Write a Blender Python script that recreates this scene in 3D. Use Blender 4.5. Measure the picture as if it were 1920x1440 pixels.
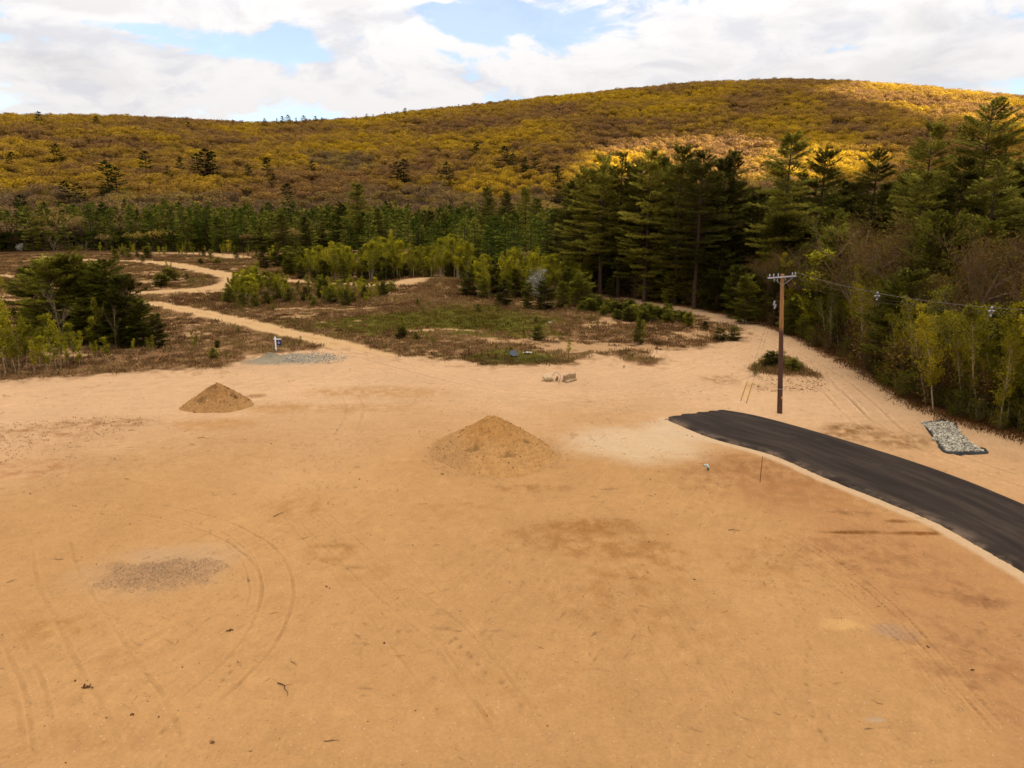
import bpy, math, random
import numpy as np
from mathutils import Vector, Matrix, Euler

random.seed(7)
rng = np.random.default_rng(7)
scene = bpy.context.scene
for o in list(bpy.data.objects):
    bpy.data.objects.remove(o, do_unlink=True)
COL = scene.collection

# ------------------------------------------------------------------ camera
CH, PITCH, F = 15.0, math.radians(14.0), 1280.0      # drone height (m), tilt, focal length in photo pixels
cam_d = bpy.data.cameras.new("camera"); cam = bpy.data.objects.new("camera", cam_d); COL.objects.link(cam)
cam_d.sensor_width = 36; cam_d.lens = 36 * F / 1920; cam_d.clip_start = 0.2; cam_d.clip_end = 12000
cam.location = (0, 0, CH); cam.rotation_euler = (math.pi / 2 - PITCH, 0, 0)
scene.camera = cam
scene.view_settings.view_transform = 'Standard'; scene.view_settings.look = 'None'
scene.view_settings.exposure = 2.1; scene.view_settings.gamma = 1.0; scene.view_settings.use_curve_mapping = False
scene.cycles.max_bounces = 5; scene.cycles.diffuse_bounces = 3; scene.cycles.glossy_bounces = 1
scene.cycles.transmission_bounces = 3; scene.cycles.transparent_max_bounces = 8
scene.cycles.caustics_reflective = False; scene.cycles.caustics_refractive = False

# ------------------------------------------------------------------ sky and sun
SUN_EL, SUN_AZ = math.radians(48), math.radians(118)   # azimuth clockwise from +Y: sun to the right, a little behind
TO_SUN = Vector((math.sin(SUN_AZ) * math.cos(SUN_EL), math.cos(SUN_AZ) * math.cos(SUN_EL), math.sin(SUN_EL)))
sd = bpy.data.lights.new("sun", 'SUN'); sun = bpy.data.objects.new("sun", sd); COL.objects.link(sun)
sd.energy = 5.0; sd.angle = math.radians(0.53); sd.color = (1.0, 0.93, 0.82)
sun.location = (300, -200, 900); sun.rotation_euler = TO_SUN.to_track_quat('Z', 'Y').to_euler()

class NT:
    """tiny helper for node trees"""
    def __init__(s, tree): s.t = tree; s.n = tree.nodes; s.l = tree.links
    def new(s, typ, **kw):
        n = s.n.new(typ)
        for k, v in kw.items(): setattr(n, k, v)
        return n
    def put(s, sock, v):
        if isinstance(v, bpy.types.NodeSocket): s.l.new(v, sock)
        elif v is not None: sock.default_value = v
    def math(s, op, a, b=None, c=None, clamp=False):
        n = s.new('ShaderNodeMath', operation=op, use_clamp=clamp)
        for i, v in enumerate((a, b, c)):
            if v is not None: s.put(n.inputs[i], v)
        return n.outputs[0]
    def mix(s, f, a, b, typ='MIX'):
        n = s.new('ShaderNodeMix', data_type='RGBA', blend_type=typ)
        s.put(n.inputs[0], f); s.put(n.inputs[6], a); s.put(n.inputs[7], b)
        return n.outputs[2]
    def noise(s, vec, scale, detail=4, rough=0.55, dist=0.0):
        n = s.new('ShaderNodeTexNoise'); n.noise_dimensions = '3D'
        s.put(n.inputs['Vector'], vec); n.inputs['Scale'].default_value = scale
        n.inputs['Detail'].default_value = detail; n.inputs['Roughness'].default_value = rough
        n.inputs['Distortion'].default_value = dist
        return n.outputs[0]
    def maprange(s, v, a, b, c=0.0, d=1.0, smooth=True):
        n = s.new('ShaderNodeMapRange'); n.interpolation_type = 'SMOOTHSTEP' if smooth else 'LINEAR'
        s.put(n.inputs[0], v)
        for i, q in enumerate((a, b, c, d)): s.put(n.inputs[i + 1], q)
        return n.outputs[0]
    def vmul(s, v, sc):
        n = s.new('ShaderNodeVectorMath', operation='MULTIPLY'); s.put(n.inputs[0], v); n.inputs[1].default_value = sc
        return n.outputs[0]
    def vadd(s, v, w):
        n = s.new('ShaderNodeVectorMath', operation='ADD'); s.put(n.inputs[0], v); s.put(n.inputs[1], w)
        return n.outputs[0]

def px_dir(u, v):
    a, b = (u - 960) / F, -(v - 720) / F
    cp, sp = math.cos(PITCH), math.sin(PITCH)
    return np.array([a, cp + b * sp, -sp + b * cp])

world = bpy.data.worlds.new("World"); scene.world = world; world.use_nodes = True
W = NT(world.node_tree); W.n.clear()
wout = W.new('ShaderNodeOutputWorld'); bg = W.new('ShaderNodeBackground')
tc = W.new('ShaderNodeTexCoord'); dirv = tc.outputs['Generated']
sky = W.new('ShaderNodeTexSky'); sky.sky_type = 'NISHITA'; sky.sun_disc = False
sky.sun_elevation = SUN_EL; sky.sun_rotation = SUN_AZ; sky.air_density = 1.0; sky.dust_density = 0.6; sky.ozone_density = 1.2
sep = W.new('ShaderNodeSeparateXYZ'); W.l.new(dirv, sep.inputs[0])
dz = W.math('MAXIMUM', sep.outputs[2], 0.0)
vst = W.vmul(dirv, (1.0, 1.0, 2.3))                      # cloud bases and gaps are drawn out flat
warp = W.new('ShaderNodeTexNoise'); W.l.new(vst, warp.inputs['Vector']); warp.inputs['Scale'].default_value = 3.0; warp.inputs['Detail'].default_value = 3
wv = W.vmul(warp.outputs[1], (0.22, 0.22, 0.22))
cv = W.vadd(vst, wv)
n1 = W.noise(cv, 6.5, 8, 0.60)
cover = W.math('MULTIPLY_ADD', n1, 1.45, -0.215)
# gaps and banks that the photograph shows, as soft ellipses of direction (pixel, pixel, half width, half height, amount)
for (u, v, hw, hh, am) in [(60, 30, 160, 16, -.17), (60, 80, 90, 13, -.20), (450, 85, 130, 20, -.18), (230, 48, 90, 8, -.12), (900, 40, 100, 34, -.19), (545, 70, 50, 34, -.16),
                           (15, 165, 60, 34, -.16), (1070, 45, 100, 38, -.21), (800, 150, 70, 14, -.12), (1640, 85, 110, 12, -.14), (1640, 6, 120, 8, -.08),
                           (330, 150, 420, 40, .14), (300, 15, 180, 18, .12), (1450, 60, 330, 50, .15), (680, 20, 80, 34, .20), (700, 110, 120, 40, .10), (1300, 150, 900, 30, .12)]:
    d = px_dir(u, v); d = d / np.linalg.norm(d)
    sb = W.new('ShaderNodeVectorMath', operation='SUBTRACT'); W.l.new(dirv, sb.inputs[0]); sb.inputs[1].default_value = tuple(d)
    w2 = W.vmul(wv, (0.10, 0.10, 0.10))
    sc_ = W.vmul(sb.outputs[0], (F / hw, F / hw, F / hh))
    ln = W.new('ShaderNodeVectorMath', operation='LENGTH'); W.l.new(sc_, ln.inputs[0])
    m = W.maprange(ln.outputs[1], 1.35, 0.25, 0.0, am)
    cover = W.math('ADD', cover, m)
mask = W.maprange(cover, 0.36, 0.50)
n2 = W.noise(W.vadd(cv, (0.0, 0.0, 0.35)), 6.0, 7, 0.58)
nB = W.noise(W.vadd(cv, (0.0, 0.0, 0.085)), 6.5, 8, 0.60)      # cloud above this point: its underside is darker
rel = W.math('SUBTRACT', n1, nB)
shade = W.math('MULTIPLY', W.maprange(n2, 0.30, 0.48, 0.35, 1.0), W.maprange(rel, -0.16, 0.03, 0.25, 1.0))
thick = W.maprange(cover, 0.60, 0.85, 1.0, 0.88)
ccol = W.mix(shade, (0.77, 0.77, 0.82, 1), (1.02, 0.995, 0.985, 1))
cie = W.math('MULTIPLY_ADD', W.math('MULTIPLY', dz, dz), 4.2, 1.0)   # sunlit cloud layer: brightens towards the zenith
lum = W.math('MULTIPLY', W.math('MULTIPLY', cie, thick), 3.9)
cl = W.new('ShaderNodeVectorMath', operation='SCALE'); W.l.new(ccol, cl.inputs[0]); W.l.new(lum, cl.inputs[3])
skb = W.new('ShaderNodeVectorMath', operation='SCALE'); W.l.new(sky.outputs[0], skb.inputs[0]); skb.inputs[3].default_value = 1.05
pale = W.mix(0.30, skb.outputs[0], cl.outputs[0])        # thin high veil over the blue
fin = W.mix(mask, pale, cl.outputs[0])
W.l.new(fin, bg.inputs[0]); bg.inputs[1].default_value = 0.05
W.l.new(bg.outputs[0], wout.inputs[0])

# ------------------------------------------------------------------ numeric helpers
KEXP = np.array([1.97, 1.95, 2.06])                                              # light level: displayed linear value / albedo
def lin(c):
    c = np.asarray(c, float) / 255.0
    return np.where(c <= 0.04045, c / 12.92, ((c + 0.055) / 1.055) ** 2.4)
def A(r, g, b):
    return tuple(np.minimum(lin((r, g, b)) / KEXP, 0.85))

_perm = np.random.default_rng(3).permutation(4096)
_gx = np.cos(np.random.default_rng(4).random(4096) * 2 * np.pi); _gy = np.sin(np.random.default_rng(4).random(4096) * 2 * np.pi)
def perlin(x, y):
    xi = np.floor(x).astype(np.int64); yi = np.floor(y).astype(np.int64)
    xf = x - xi; yf = y - yi
    u = xf * xf * xf * (xf * (xf * 6 - 15) + 10); v = yf * yf * yf * (yf * (yf * 6 - 15) + 10)
    def g(ix, iy, fx, fy):
        h = _perm[(_perm[ix & 4095] + iy) & 4095]
        return _gx[h] * fx + _gy[h] * fy
    a = g(xi, yi, xf, yf); b = g(xi + 1, yi, xf - 1, yf); c = g(xi, yi + 1, xf, yf - 1); d = g(xi + 1, yi + 1, xf - 1, yf - 1)
    return (a + (b - a) * u) * (1 - v) + (c + (d - c) * u) * v
def fbm(x, y, s, octv=4, seed=0.0, gain=0.5):
    x = np.asarray(x, float) / s + seed * 17.3; y = np.asarray(y, float) / s - seed * 9.1
    o = 0.0; a = 1.0; t = 0.0
    for i in range(octv):
        o = o + a * perlin(x, y); t += a; a *= gain; x = x * 2.03 + 11.7; y = y * 2.03 + 5.3
    return o / t * 1.6
def sstep(a, b, x):
    t = np.clip((x - a) / (b - a), 0, 1); return t * t * (3 - 2 * t)

# ------------------------------------------------------------------ terrain height
RIDGE = [(-500, 235), (-200, 226), (0, 219), (200, 219), (350, 226), (480, 233), (600, 229), (700, 222), (760, 215), (850, 203), (1000, 187), (1150, 172), (1300, 157), (1450, 151), (1600, 155), (1750, 168), (1920, 185), (2200, 215), (2500, 250)]
_raz = []; _rel = []
for u, v in RIDGE:
    d = px_dir(u, v); _raz.append(math.atan2(d[0], d[1])); _rel.append(d[2] / math.hypot(d[0], d[1]))
R0 = 360.0
def hill_h(x, y):
    x = np.asarray(x, float); y = np.asarray(y, float)
    r = np.hypot(x, y); az = np.arctan2(x, y)
    el = np.interp(az, _raz, _rel)
    R = np.interp(az, [-0.7, -0.2, 0.1, 0.4, 0.7], [800, 860, 940, 1000, 1000])
    Z = CH + R * el - 9.0
    t = np.clip((r - R0) / (R - R0), 0, 1)
    S = 0.55 * t + 0.45 * np.sin(np.pi / 2 * t) ** 1.2
    h = Z * S + fbm(x, y, 130, 3, 5) * 7.0 * np.sin(np.pi * t) 
    over = np.clip((r - R) / 500, 0, 1.6)
    h = h * (1 - 0.38 * over * over)
    return h * (np.cos(np.clip(np.abs(az) - 0.9, 0, 1.2) / 1.2 * np.pi) * 0.5 + 0.5)

def G0(u, v, z=0.0):
    d = px_dir(u, v); t = (z - CH) / d[2]
    return np.array([d[0] * t, d[1] * t])
def WP(pts): return np.array([G0(u, v) for u, v in pts])
def polydist(x, y, P, closed=True, want_s=False):
    """distance to a polyline; sign (negative inside) when closed; arclength and side when want_s"""
    best = np.full(x.shape, 1e9); inside = np.zeros(x.shape, bool); S = np.zeros(x.shape); SD = np.zeros(x.shape)
    n = len(P); acc = 0.0
    for i in range(n if closed else n - 1):
        a = P[i]; b = P[(i + 1) % n]; ex, ey = b - a; L2 = ex * ex + ey * ey + 1e-12; L = math.sqrt(L2)
        px, py = x - a[0], y - a[1]
        t = np.clip((px * ex + py * ey) / L2, 0, 1)
        d = np.hypot(px - t * ex, py - t * ey)
        if want_s:
            m = d < best; S = np.where(m, acc + t * L, S); SD = np.where(m, (ex * py - ey * px) / L, SD)
        best = np.minimum(best, d); acc += L
        if closed:
            c = ((a[1] > y) != (b[1] > y)) & (x < (b[0] - a[0]) * (y - a[1]) / (b[1] - a[1] + 1e-12) + a[0])
            inside ^= c
    if want_s: return best, S, SD, acc
    return np.where(inside, -best, best) if closed else best
def smooth_line(P, n=10):
    P = np.asarray(P, float); Q = []
    for i in range(len(P) - 1):
        p0 = P[max(i - 1, 0)]; p1 = P[i]; p2 = P[i + 1]; p3 = P[min(i + 2, len(P) - 1)]
        for k in range(n):
            t = k / n
            Q.append(0.5 * (2 * p1 + (p2 - p0) * t + (2 * p0 - 5 * p1 + 4 * p2 - p3) * t * t + (3 * p1 - p0 - 3 * p2 + p3) * t ** 3))
    Q.append(P[-1]); return np.array(Q)

YARD = [(-700, 745), (-200, 726), (0, 714), (130, 705), (260, 698), (400, 691), (455, 683), (480, 668), (540, 658), (600, 653), (645, 651), (700, 664), (760, 668), (830, 676), (900, 684), (960, 688),
        (1050, 684), (1100, 672), (1112, 662), (1135, 668), (1165, 678), (1200, 683), (1228, 675), (1218, 662), (1260, 656), (1330, 648), (1388, 634), (1392, 616), (1345, 601), (1290, 587), (1240, 577), (1180, 565), (1135, 557)]
VEG = WP(YARD + [(1110, 543), (1060, 520), (1060, 440), (-2200, 440), (-2200, 745)])
FOREDGE = [(1118, 548), (1200, 562), (1300, 578), (1400, 598), (1470, 622), (1530, 655), (1600, 690), (1650, 722), (1690, 748), (1740, 772), (1800, 790), (1920, 822), (2300, 930)]
FOREST = WP(FOREDGE + [(3600, 1100), (3600, 440), (1050, 440), (1050, 518), (1100, 543)])
# far limit of the open field (front of the pine belt) is at about pixel row 470
def base_h(x, y):
    """gentle lie of the land"""
    x = np.asarray(x, float); y = np.asarray(y, float)
    far = sstep(60, 120, np.hypot(x, y))
    h = fbm(x, y, 45, 3, 1) * 0.35 * far + fbm(x, y, 9, 3, 2) * 0.05 + hill_h(x, y)
    m = G0(810, 532)                                    # low sandy rise in the middle of the field
    h = h + 1.3 * np.exp(-(((x - m[0]) / 11) ** 2 + ((y - m[1]) / 12) ** 2))
    return h
def gz(x, y): return float(base_h(np.array([x]), np.array([y]))[0])
def G(u, v):
    p = G0(u, v); return Vector((p[0], p[1], gz(p[0], p[1])))
def RM(u, v, lift=0.0):
    d = px_dir(u, v); t = np.arange(330, 1300, 1.5) / math.hypot(d[0], d[1])
    X, Y, Z = d[0] * t, d[1] * t, CH + d[2] * t
    hit = Z < base_h(X, Y) + lift
    if not hit.any(): return None
    i = int(np.argmax(hit)); return Vector((X[i], Y[i], float(base_h(X[i:i+1], Y[i:i+1])[0])))
def at_depth(u, v, y):
    d = px_dir(u, v); t = y / d[1]; return Vector((d[0] * t, y, CH + d[2] * t))

# ------------------------------------------------------------------ mesh helpers
class MB:
    def __init__(s): s.v = []; s.f = []; s.m = []; s.n = 0; s.c = []
    def add(s, v, f, m=0, c=1.0):
        v = np.asarray(v, float).reshape(-1, 3); f = np.asarray(f, int)
        s.v.append(v); s.f.append((f + s.n)); s.m.append(np.full(len(f), m)); s.n += len(v)
        s.c.append(np.broadcast_to(np.asarray(c, float), (len(v),)).copy()); return s
    def box(s, c, size, m=0, rot=None):
        x, y, z = [q / 2 for q in size]
        v = np.array([[-x, -y, -z], [x, -y, -z], [x, y, -z], [-x, y, -z], [-x, -y, z], [x, -y, z], [x, y, z], [-x, y, z]])
        if rot is not None: v = v @ np.array(Euler(rot).to_matrix()).T
        return s.add(v + np.array(c), [[0, 3, 2, 1], [4, 5, 6, 7], [0, 1, 5, 4], [1, 2, 6, 5], [2, 3, 7, 6], [3, 0, 4, 7]], m)
    def tube(s, P, R, sides=6, m=0, cap=True):
        P = np.asarray(P, float); R = np.broadcast_to(np.asarray(R, float), (len(P),))
        T = np.gradient(P, axis=0); T /= np.linalg.norm(T, axis=1)[:, None] + 1e-9
        ref = np.array([0, 0, 1.0]) if abs(T[0][2]) < 0.9 else np.array([1.0, 0, 0])
        A1 = np.cross(T, ref); A1 /= np.linalg.norm(A1, axis=1)[:, None] + 1e-9; B1 = np.cross(T, A1)
        th = np.arange(sides) * 2 * np.pi / sides
        v = P[:, None] + R[:, None, None] * (np.cos(th)[None, :, None] * A1[:, None] + np.sin(th)[None, :, None] * B1[:, None])
        n = len(P); v = v.reshape(-1, 3); f = []
        for i in range(n - 1):
            for k in range(sides):
                f.append([i * sides + k, i * sides + (k + 1) % sides, (i + 1) * sides + (k + 1) % sides, (i + 1) * sides + k])
        if cap:
            v = np.vstack([v, P[0], P[-1]]); c0 = n * sides
            for k in range(sides):
                f.append([c0, (k + 1) % sides, k, k]); f.append([c0 + 1, (n - 1) * sides + k, (n - 1) * sides + (k + 1) % sides, (n - 1) * sides + (k + 1) % sides])
        return s.add(v, f, m)
    def diamonds(s, base, d, side, ln, wd, m=0, fold=0.0, c=1.0):
        """leaf- or needle-shaped faces: base point, direction, side vector"""
        base = np.asarray(base); d = d / (np.linalg.norm(d, axis=1)[:, None] + 1e-9)
        side = side - (side * d).sum(1)[:, None] * d; side /= np.linalg.norm(side, axis=1)[:, None] + 1e-9
        ln = np.broadcast_to(ln, (len(base),))[:, None]; wd = np.broadcast_to(wd, (len(base),))[:, None]
        nrm = np.cross(d, side)
        v = np.stack([base, base + d * ln * 0.5 + side * wd * 0.5, base + d * ln - nrm * fold * ln, base + d * ln * 0.45 - side * wd * 0.5], 1).reshape(-1, 3)
        f = np.arange(4 * len(base)).reshape(-1, 4)
        if not np.isscalar(c): c = np.repeat(c, 4)
        return s.add(v, f, m, c)
    def mesh(s, name, mats, smooth=False):
        V = np.vstack(s.v); Fq = []; M = []
        me = bpy.data.meshes.new(name)
        flat = []; tot = []
        for f, mm in zip(s.f, s.m):
            if f.shape[1] == 4:
                tri = f[:, 3] == f[:, 2]
                for row, t, q in ((f[~tri], 4, mm[~tri]), (f[tri][:, :3], 3, mm[tri])):
                    if len(row): flat.append(row.ravel()); tot.append(np.full(len(row), t)); M.append(q)
            else: flat.append(f.ravel()); tot.append(np.full(len(f), f.shape[1])); M.append(mm)
        flat = np.concatenate(flat); tot = np.concatenate(tot); M = np.concatenate(M)
        st = np.concatenate([[0], np.cumsum(tot)[:-1]])
        me.vertices.add(len(V)); me.vertices.foreach_set('co', V.ravel())
        me.loops.add(len(flat)); me.loops.foreach_set('vertex_index', flat.astype(np.int32))
        me.polygons.add(len(tot)); me.polygons.foreach_set('loop_start', st.astype(np.int32)); me.polygons.foreach_set('loop_total', tot.astype(np.int32))
        me.polygons.foreach_set('material_index', M.astype(np.int32))
        me.polygons.foreach_set('use_smooth', np.full(len(tot), smooth))
        C = np.concatenate(s.c)
        if not np.all(C == 1.0):
            at = me.attributes.new('tone', 'FLOAT', 'POINT'); at.data.foreach_set('value', C.astype(np.float32))
        else:
            at = me.attributes.new('tone', 'FLOAT', 'POINT'); at.data.foreach_set('value', np.ones(len(V), np.float32))
        for mt in (mats if isinstance(mats, (list, tuple)) else [mats]): me.materials.append(mt)
        me.update(calc_edges=True); return me

def link(name, data, parent=None, loc=None, rot=None, scale=None, **props):
    o = bpy.data.objects.new(name, data); COL.objects.link(o)
    if parent is not None: o.parent = parent
    if loc is not None: o.location = loc
    if rot is not None: o.rotation_euler = rot
    if scale is not None: o.scale = scale
    for k, v in props.items():
        if v is not None: o[k] = v
    return o
def mat(name):
    m = bpy.data.materials.new(name); m.use_nodes = True; t = NT(m.node_tree); t.n.clear()
    return m, t, t.new('ShaderNodeOutputMaterial')
def simple(name, col, rough=0.8, metal=0.0, var=0.15, scale=8.0, bump=0.0, emit=None):
    m, t, out = mat(name); b = t.new('ShaderNodeBsdfPrincipled'); t.l.new(b.outputs[0], out.inputs[0])
    geo = t.new('ShaderNodeTexCoord').outputs['Object']
    n = t.noise(geo, scale, 5, 0.6)
    k = t.maprange(n, 0.3, 0.7, 1 - var, 1 + var)
    vm = t.new('ShaderNodeVectorMath', operation='SCALE'); vm.inputs[0].default_value = col[:3]; t.l.new(k, vm.inputs[3])
    t.l.new(vm.outputs[0], b.inputs['Base Color']); b.inputs['Roughness'].default_value = rough; b.inputs['Metallic'].default_value = metal
    b.inputs['Specular IOR Level'].default_value = 0.25
    if bump:
        bp = t.new('ShaderNodeBump'); bp.inputs['Strength'].default_value = bump; bp.inputs['Distance'].default_value = 0.03
        t.l.new(t.noise(geo, scale * 3, 6, 0.65), bp.inputs['Height']); t.l.new(bp.outputs[0], b.inputs['Normal'])
    return m
def leafmat(name, cols, scale=0.8, trans=0.3, region=None, rnd=True, gain=1.0):
    """foliage: colour by individual (random), by place in the crown (noise), by 'tone' of each spray"""
    m, t, out = mat(name)
    oi = t.new('ShaderNodeObjectInfo'); g = t.new('ShaderNodeNewGeometry')
    n = t.noise(g.outputs['Position'], scale, 3, 0.6)
    ramp = t.new('ShaderNodeValToRGB'); cr = ramp.color_ramp
    while len(cr.elements) < len(cols): cr.elements.new(0.5)
    for i, c in enumerate(cols): cr.elements[i].position = i / (len(cols) - 1); cr.elements[i].color = (*[min(.8, q * gain) for q in c], 1)
    f = t.math('MULTIPLY_ADD', t.math('SUBTRACT', n, 0.5), 1.1, oi.outputs['Random'] if rnd else 0.5)
    if region:
        rn = t.noise(oi.outputs['Location'], region, 3, 0.6)
        f = t.math('ADD', t.math('MULTIPLY', f, 0.42), t.maprange(rn, 0.34, 0.66, -0.08, 0.68))
    t.l.new(f, ramp.inputs[0])
    at = t.new('ShaderNodeAttribute'); at.attribute_name = 'tone'
    sc = t.new('ShaderNodeVectorMath', operation='SCALE'); t.l.new(ramp.outputs[0], sc.inputs[0]); t.l.new(at.outputs['Fac'], sc.inputs[3])
    d = t.new('ShaderNodeBsdfDiffuse'); tr = t.new('ShaderNodeBsdfTranslucent'); mx = t.new('ShaderNodeMixShader')
    t.l.new(sc.outputs[0], d.inputs[0]); t.l.new(sc.outputs[0], tr.inputs[0]); mx.inputs[0].default_value = trans
    t.l.new(d.outputs[0], mx.inputs[1]); t.l.new(tr.outputs[0], mx.inputs[2]); t.l.new(mx.outputs[0], out.inputs[0])
    return m

# ------------------------------------------------------------------ materials
M = {}
def sandmat(name, attr=True, col=None, gravel=False):
    m, t, out = mat(name); b = t.new('ShaderNodeBsdfPrincipled'); t.l.new(b.outputs[0], out.inputs[0])
    pos = t.new('ShaderNodeNewGeometry').outputs['Position']
    if attr:
        a = t.new('ShaderNodeAttribute'); a.attribute_name = 'col'; base = a.outputs['Color']
        a2 = t.new('ShaderNodeAttribute'); a2.attribute_name = 'rough_cover'; veg = a2.outputs['Fac']
    else:
        base = col; veg = 0.3
    n1 = t.noise(pos, 9.0, 6, 0.72); n2 = t.noise(pos, 1.6, 5, 0.65)
    # grain strength grows where the ground is covered in litter
    amp = t.math('MULTIPLY_ADD', veg, 0.9, 0.30)
    k1 = t.math('MULTIPLY', t.math('SUBTRACT', n1, 0.5), amp)
    k2 = t.math('MULTIPLY', t.math('SUBTRACT', n2, 0.5), t.math('MULTIPLY_ADD', veg, 0.9, 0.24))
    k = t.math('ADD', t.math('MULTIPLY_ADD', k1, 2.0, 1.0), k2)
    sc = t.new('ShaderNodeVectorMath', operation='SCALE'); t.put(sc.inputs[0], base); t.l.new(t.math('MAXIMUM', k, 0.25), sc.inputs[3])
    # small stones: pale and dark specks
    vo = t.new('ShaderNodeTexVoronoi'); vo.inputs['Scale'].default_value = 7.0; t.l.new(pos, vo.inputs['Vector'])
    wn = t.new('ShaderNodeSeparateColor'); t.l.new(vo.outputs['Color'], wn.inputs[0])
    sp = t.math('MULTIPLY', t.math('LESS_THAN', vo.outputs['Distance'], 0.17), t.math('GREATER_THAN', wn.outputs[0], 0.90))
    sd_ = t.math('MULTIPLY', t.math('LESS_THAN', vo.outputs['Distance'], 0.20), t.math('LESS_THAN', wn.outputs[0], 0.05))
    c1 = t.mix(t.math('MULTIPLY', sp, 0.5), sc.outputs[0], (0.42, 0.33, 0.23, 1))
    c2 = t.mix(t.math('MULTIPLY', sd_, 0.45), c1, (0.06, 0.035, 0.018, 1))
    t.l.new(c2, b.inputs['Base Color']); b.inputs['Roughness'].default_value = 0.95; b.inputs['Specular IOR Level'].default_value = 0.0
    bp = t.new('ShaderNodeBump'); bp.inputs['Strength'].default_value = 0.5; bp.inputs['Distance'].default_value = 0.035
    t.l.new(t.noise(pos, 14.0, 8, 0.75), bp.inputs['Height']); t.l.new(bp.outputs[0], b.inputs['Normal'])
    return m
M['ground'] = sandmat('sandy_ground')
M['pile'] = sandmat('pile_sand')
M['bark_dark'] = simple('pine_bark', A(88, 62, 44), 0.95, var=0.35, scale=3)
M['bark_grey'] = simple('grey_bark', A(118, 92, 66), 0.95, var=0.3, scale=3)
M['bark_pale'] = simple('pale_bark', A(186, 160, 120), 0.9, var=0.3, scale=2.5)
M['bark_dead'] = simple('dead_wood', A(140, 116, 84), 0.9, var=0.2, scale=3)
M['pine'] = leafmat('white_pine_needles', [A(40, 37, 12), A(68, 63, 22), A(98, 90, 32)], 0.5, gain=4.3)
M['pine_young'] = leafmat('young_pine_needles', [A(46, 44, 12), A(68, 65, 19), A(98, 91, 28)], 0.7, gain=3.5)
M['pine_far'] = leafmat('far_pine_needles', [A(40, 46, 12), A(62, 68, 20), A(98, 92, 32)], 0.25, gain=3.4)
M['birch'] = leafmat('birch_leaves', [A(98, 90, 22), A(124, 116, 28), A(150, 136, 30)], 0.8, 0.45, gain=2.1)
M['birch_r'] = leafmat('darker_birch_leaves', [A(72, 70, 18), A(102, 94, 22), A(130, 114, 24)], 0.35, 0.45, gain=2.5)  # darker leaf colours than the field birches
M['shrub'] = leafmat('shrub_leaves', [A(70, 72, 18), A(100, 96, 24), A(124, 108, 30)], 1.2, 0.4, gain=1.6)
M['bud'] = leafmat('reddish_buds', [A(78, 56, 36), A(98, 72, 40), A(106, 84, 40)], 0.35, 0.4, gain=1.7)
M['hill'] = leafmat('hillside_leaves', [A(116, 84, 54), A(130, 96, 50), A(146, 112, 40), A(164, 128, 32)], 0.05, 0.3, region=0.011, gain=2.05)
M['hill_low'] = leafmat('lower_slope_buds', [A(104, 82, 58), A(116, 90, 58), A(124, 98, 56), A(138, 112, 50)], 0.05, 0.3, gain=2.1)
M['blossom'] = leafmat('white_blossom', [A(190, 180, 160), A(215, 205, 190)], 1.5, 0.3)
M['heath'] = leafmat('dry_heath', [A(104, 74, 46), A(132, 98, 60), A(162, 128, 80)], 0.3, 0.2, region=0.08, gain=1.35)
M['grass'] = leafmat('field_grass', [A(96, 82, 28), A(116, 96, 38), A(136, 108, 56)], 0.3, 0.3, region=0.06, gain=1.25)

# ------------------------------------------------------------------ ground sheet (finer near the drone, one sheet to the foot of the hill)
az_f = np.radians(np.arange(-40.5, 40.5, 0.082))
az = np.concatenate([np.radians(np.arange(-180, -41, 3.0)), az_f, np.radians(np.arange(41, 180.1, 3.0))])
rr = [0.4, 3, 6, 9, 11.5, 13.5, 14.6]
while rr[-1] < 330: rr.append(rr[-1] + min(max(0.034, rr[-1] ** 2 / 9000.0), 3.2))
rr += [345, 360, 375, 390, 405, 420]
rr = np.array(rr)
AZ, RR = np.meshgrid(az, rr); X = (np.sin(AZ) * RR).ravel(); Y = (np.cos(AZ) * RR).ravel()
shape = AZ.shape
hh = base_h(X, Y)
def P3(c): return np.array(A(*c))
# --- open sand
n_big = fbm(X, Y, 16, 4, 11); n_mid = fbm(X, Y, 3.2, 4, 12); n_fine = fbm(X, Y, 0.55, 4, 13, 0.62)
dist = np.hypot(X, Y)
C = P3((202, 150, 97))[None] * np.ones((len(X), 1))
def blend(c, w):
    global C
    w = np.clip(w, 0, 1)[:, None]; C = C * (1 - w) + P3(c)[None] * w
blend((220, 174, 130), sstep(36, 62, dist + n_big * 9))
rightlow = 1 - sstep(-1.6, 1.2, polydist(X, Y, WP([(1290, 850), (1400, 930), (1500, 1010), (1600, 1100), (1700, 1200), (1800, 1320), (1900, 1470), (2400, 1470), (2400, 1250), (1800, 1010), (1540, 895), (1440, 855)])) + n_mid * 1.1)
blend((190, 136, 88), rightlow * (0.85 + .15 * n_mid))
n_vf = fbm(X, Y, 0.16, 3, 15, 0.7)
C *= (1 + 0.11 * n_big + 0.075 * n_mid + 0.10 * n_fine + 0.09 * n_vf * (dist < 60))[:, None]
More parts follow.
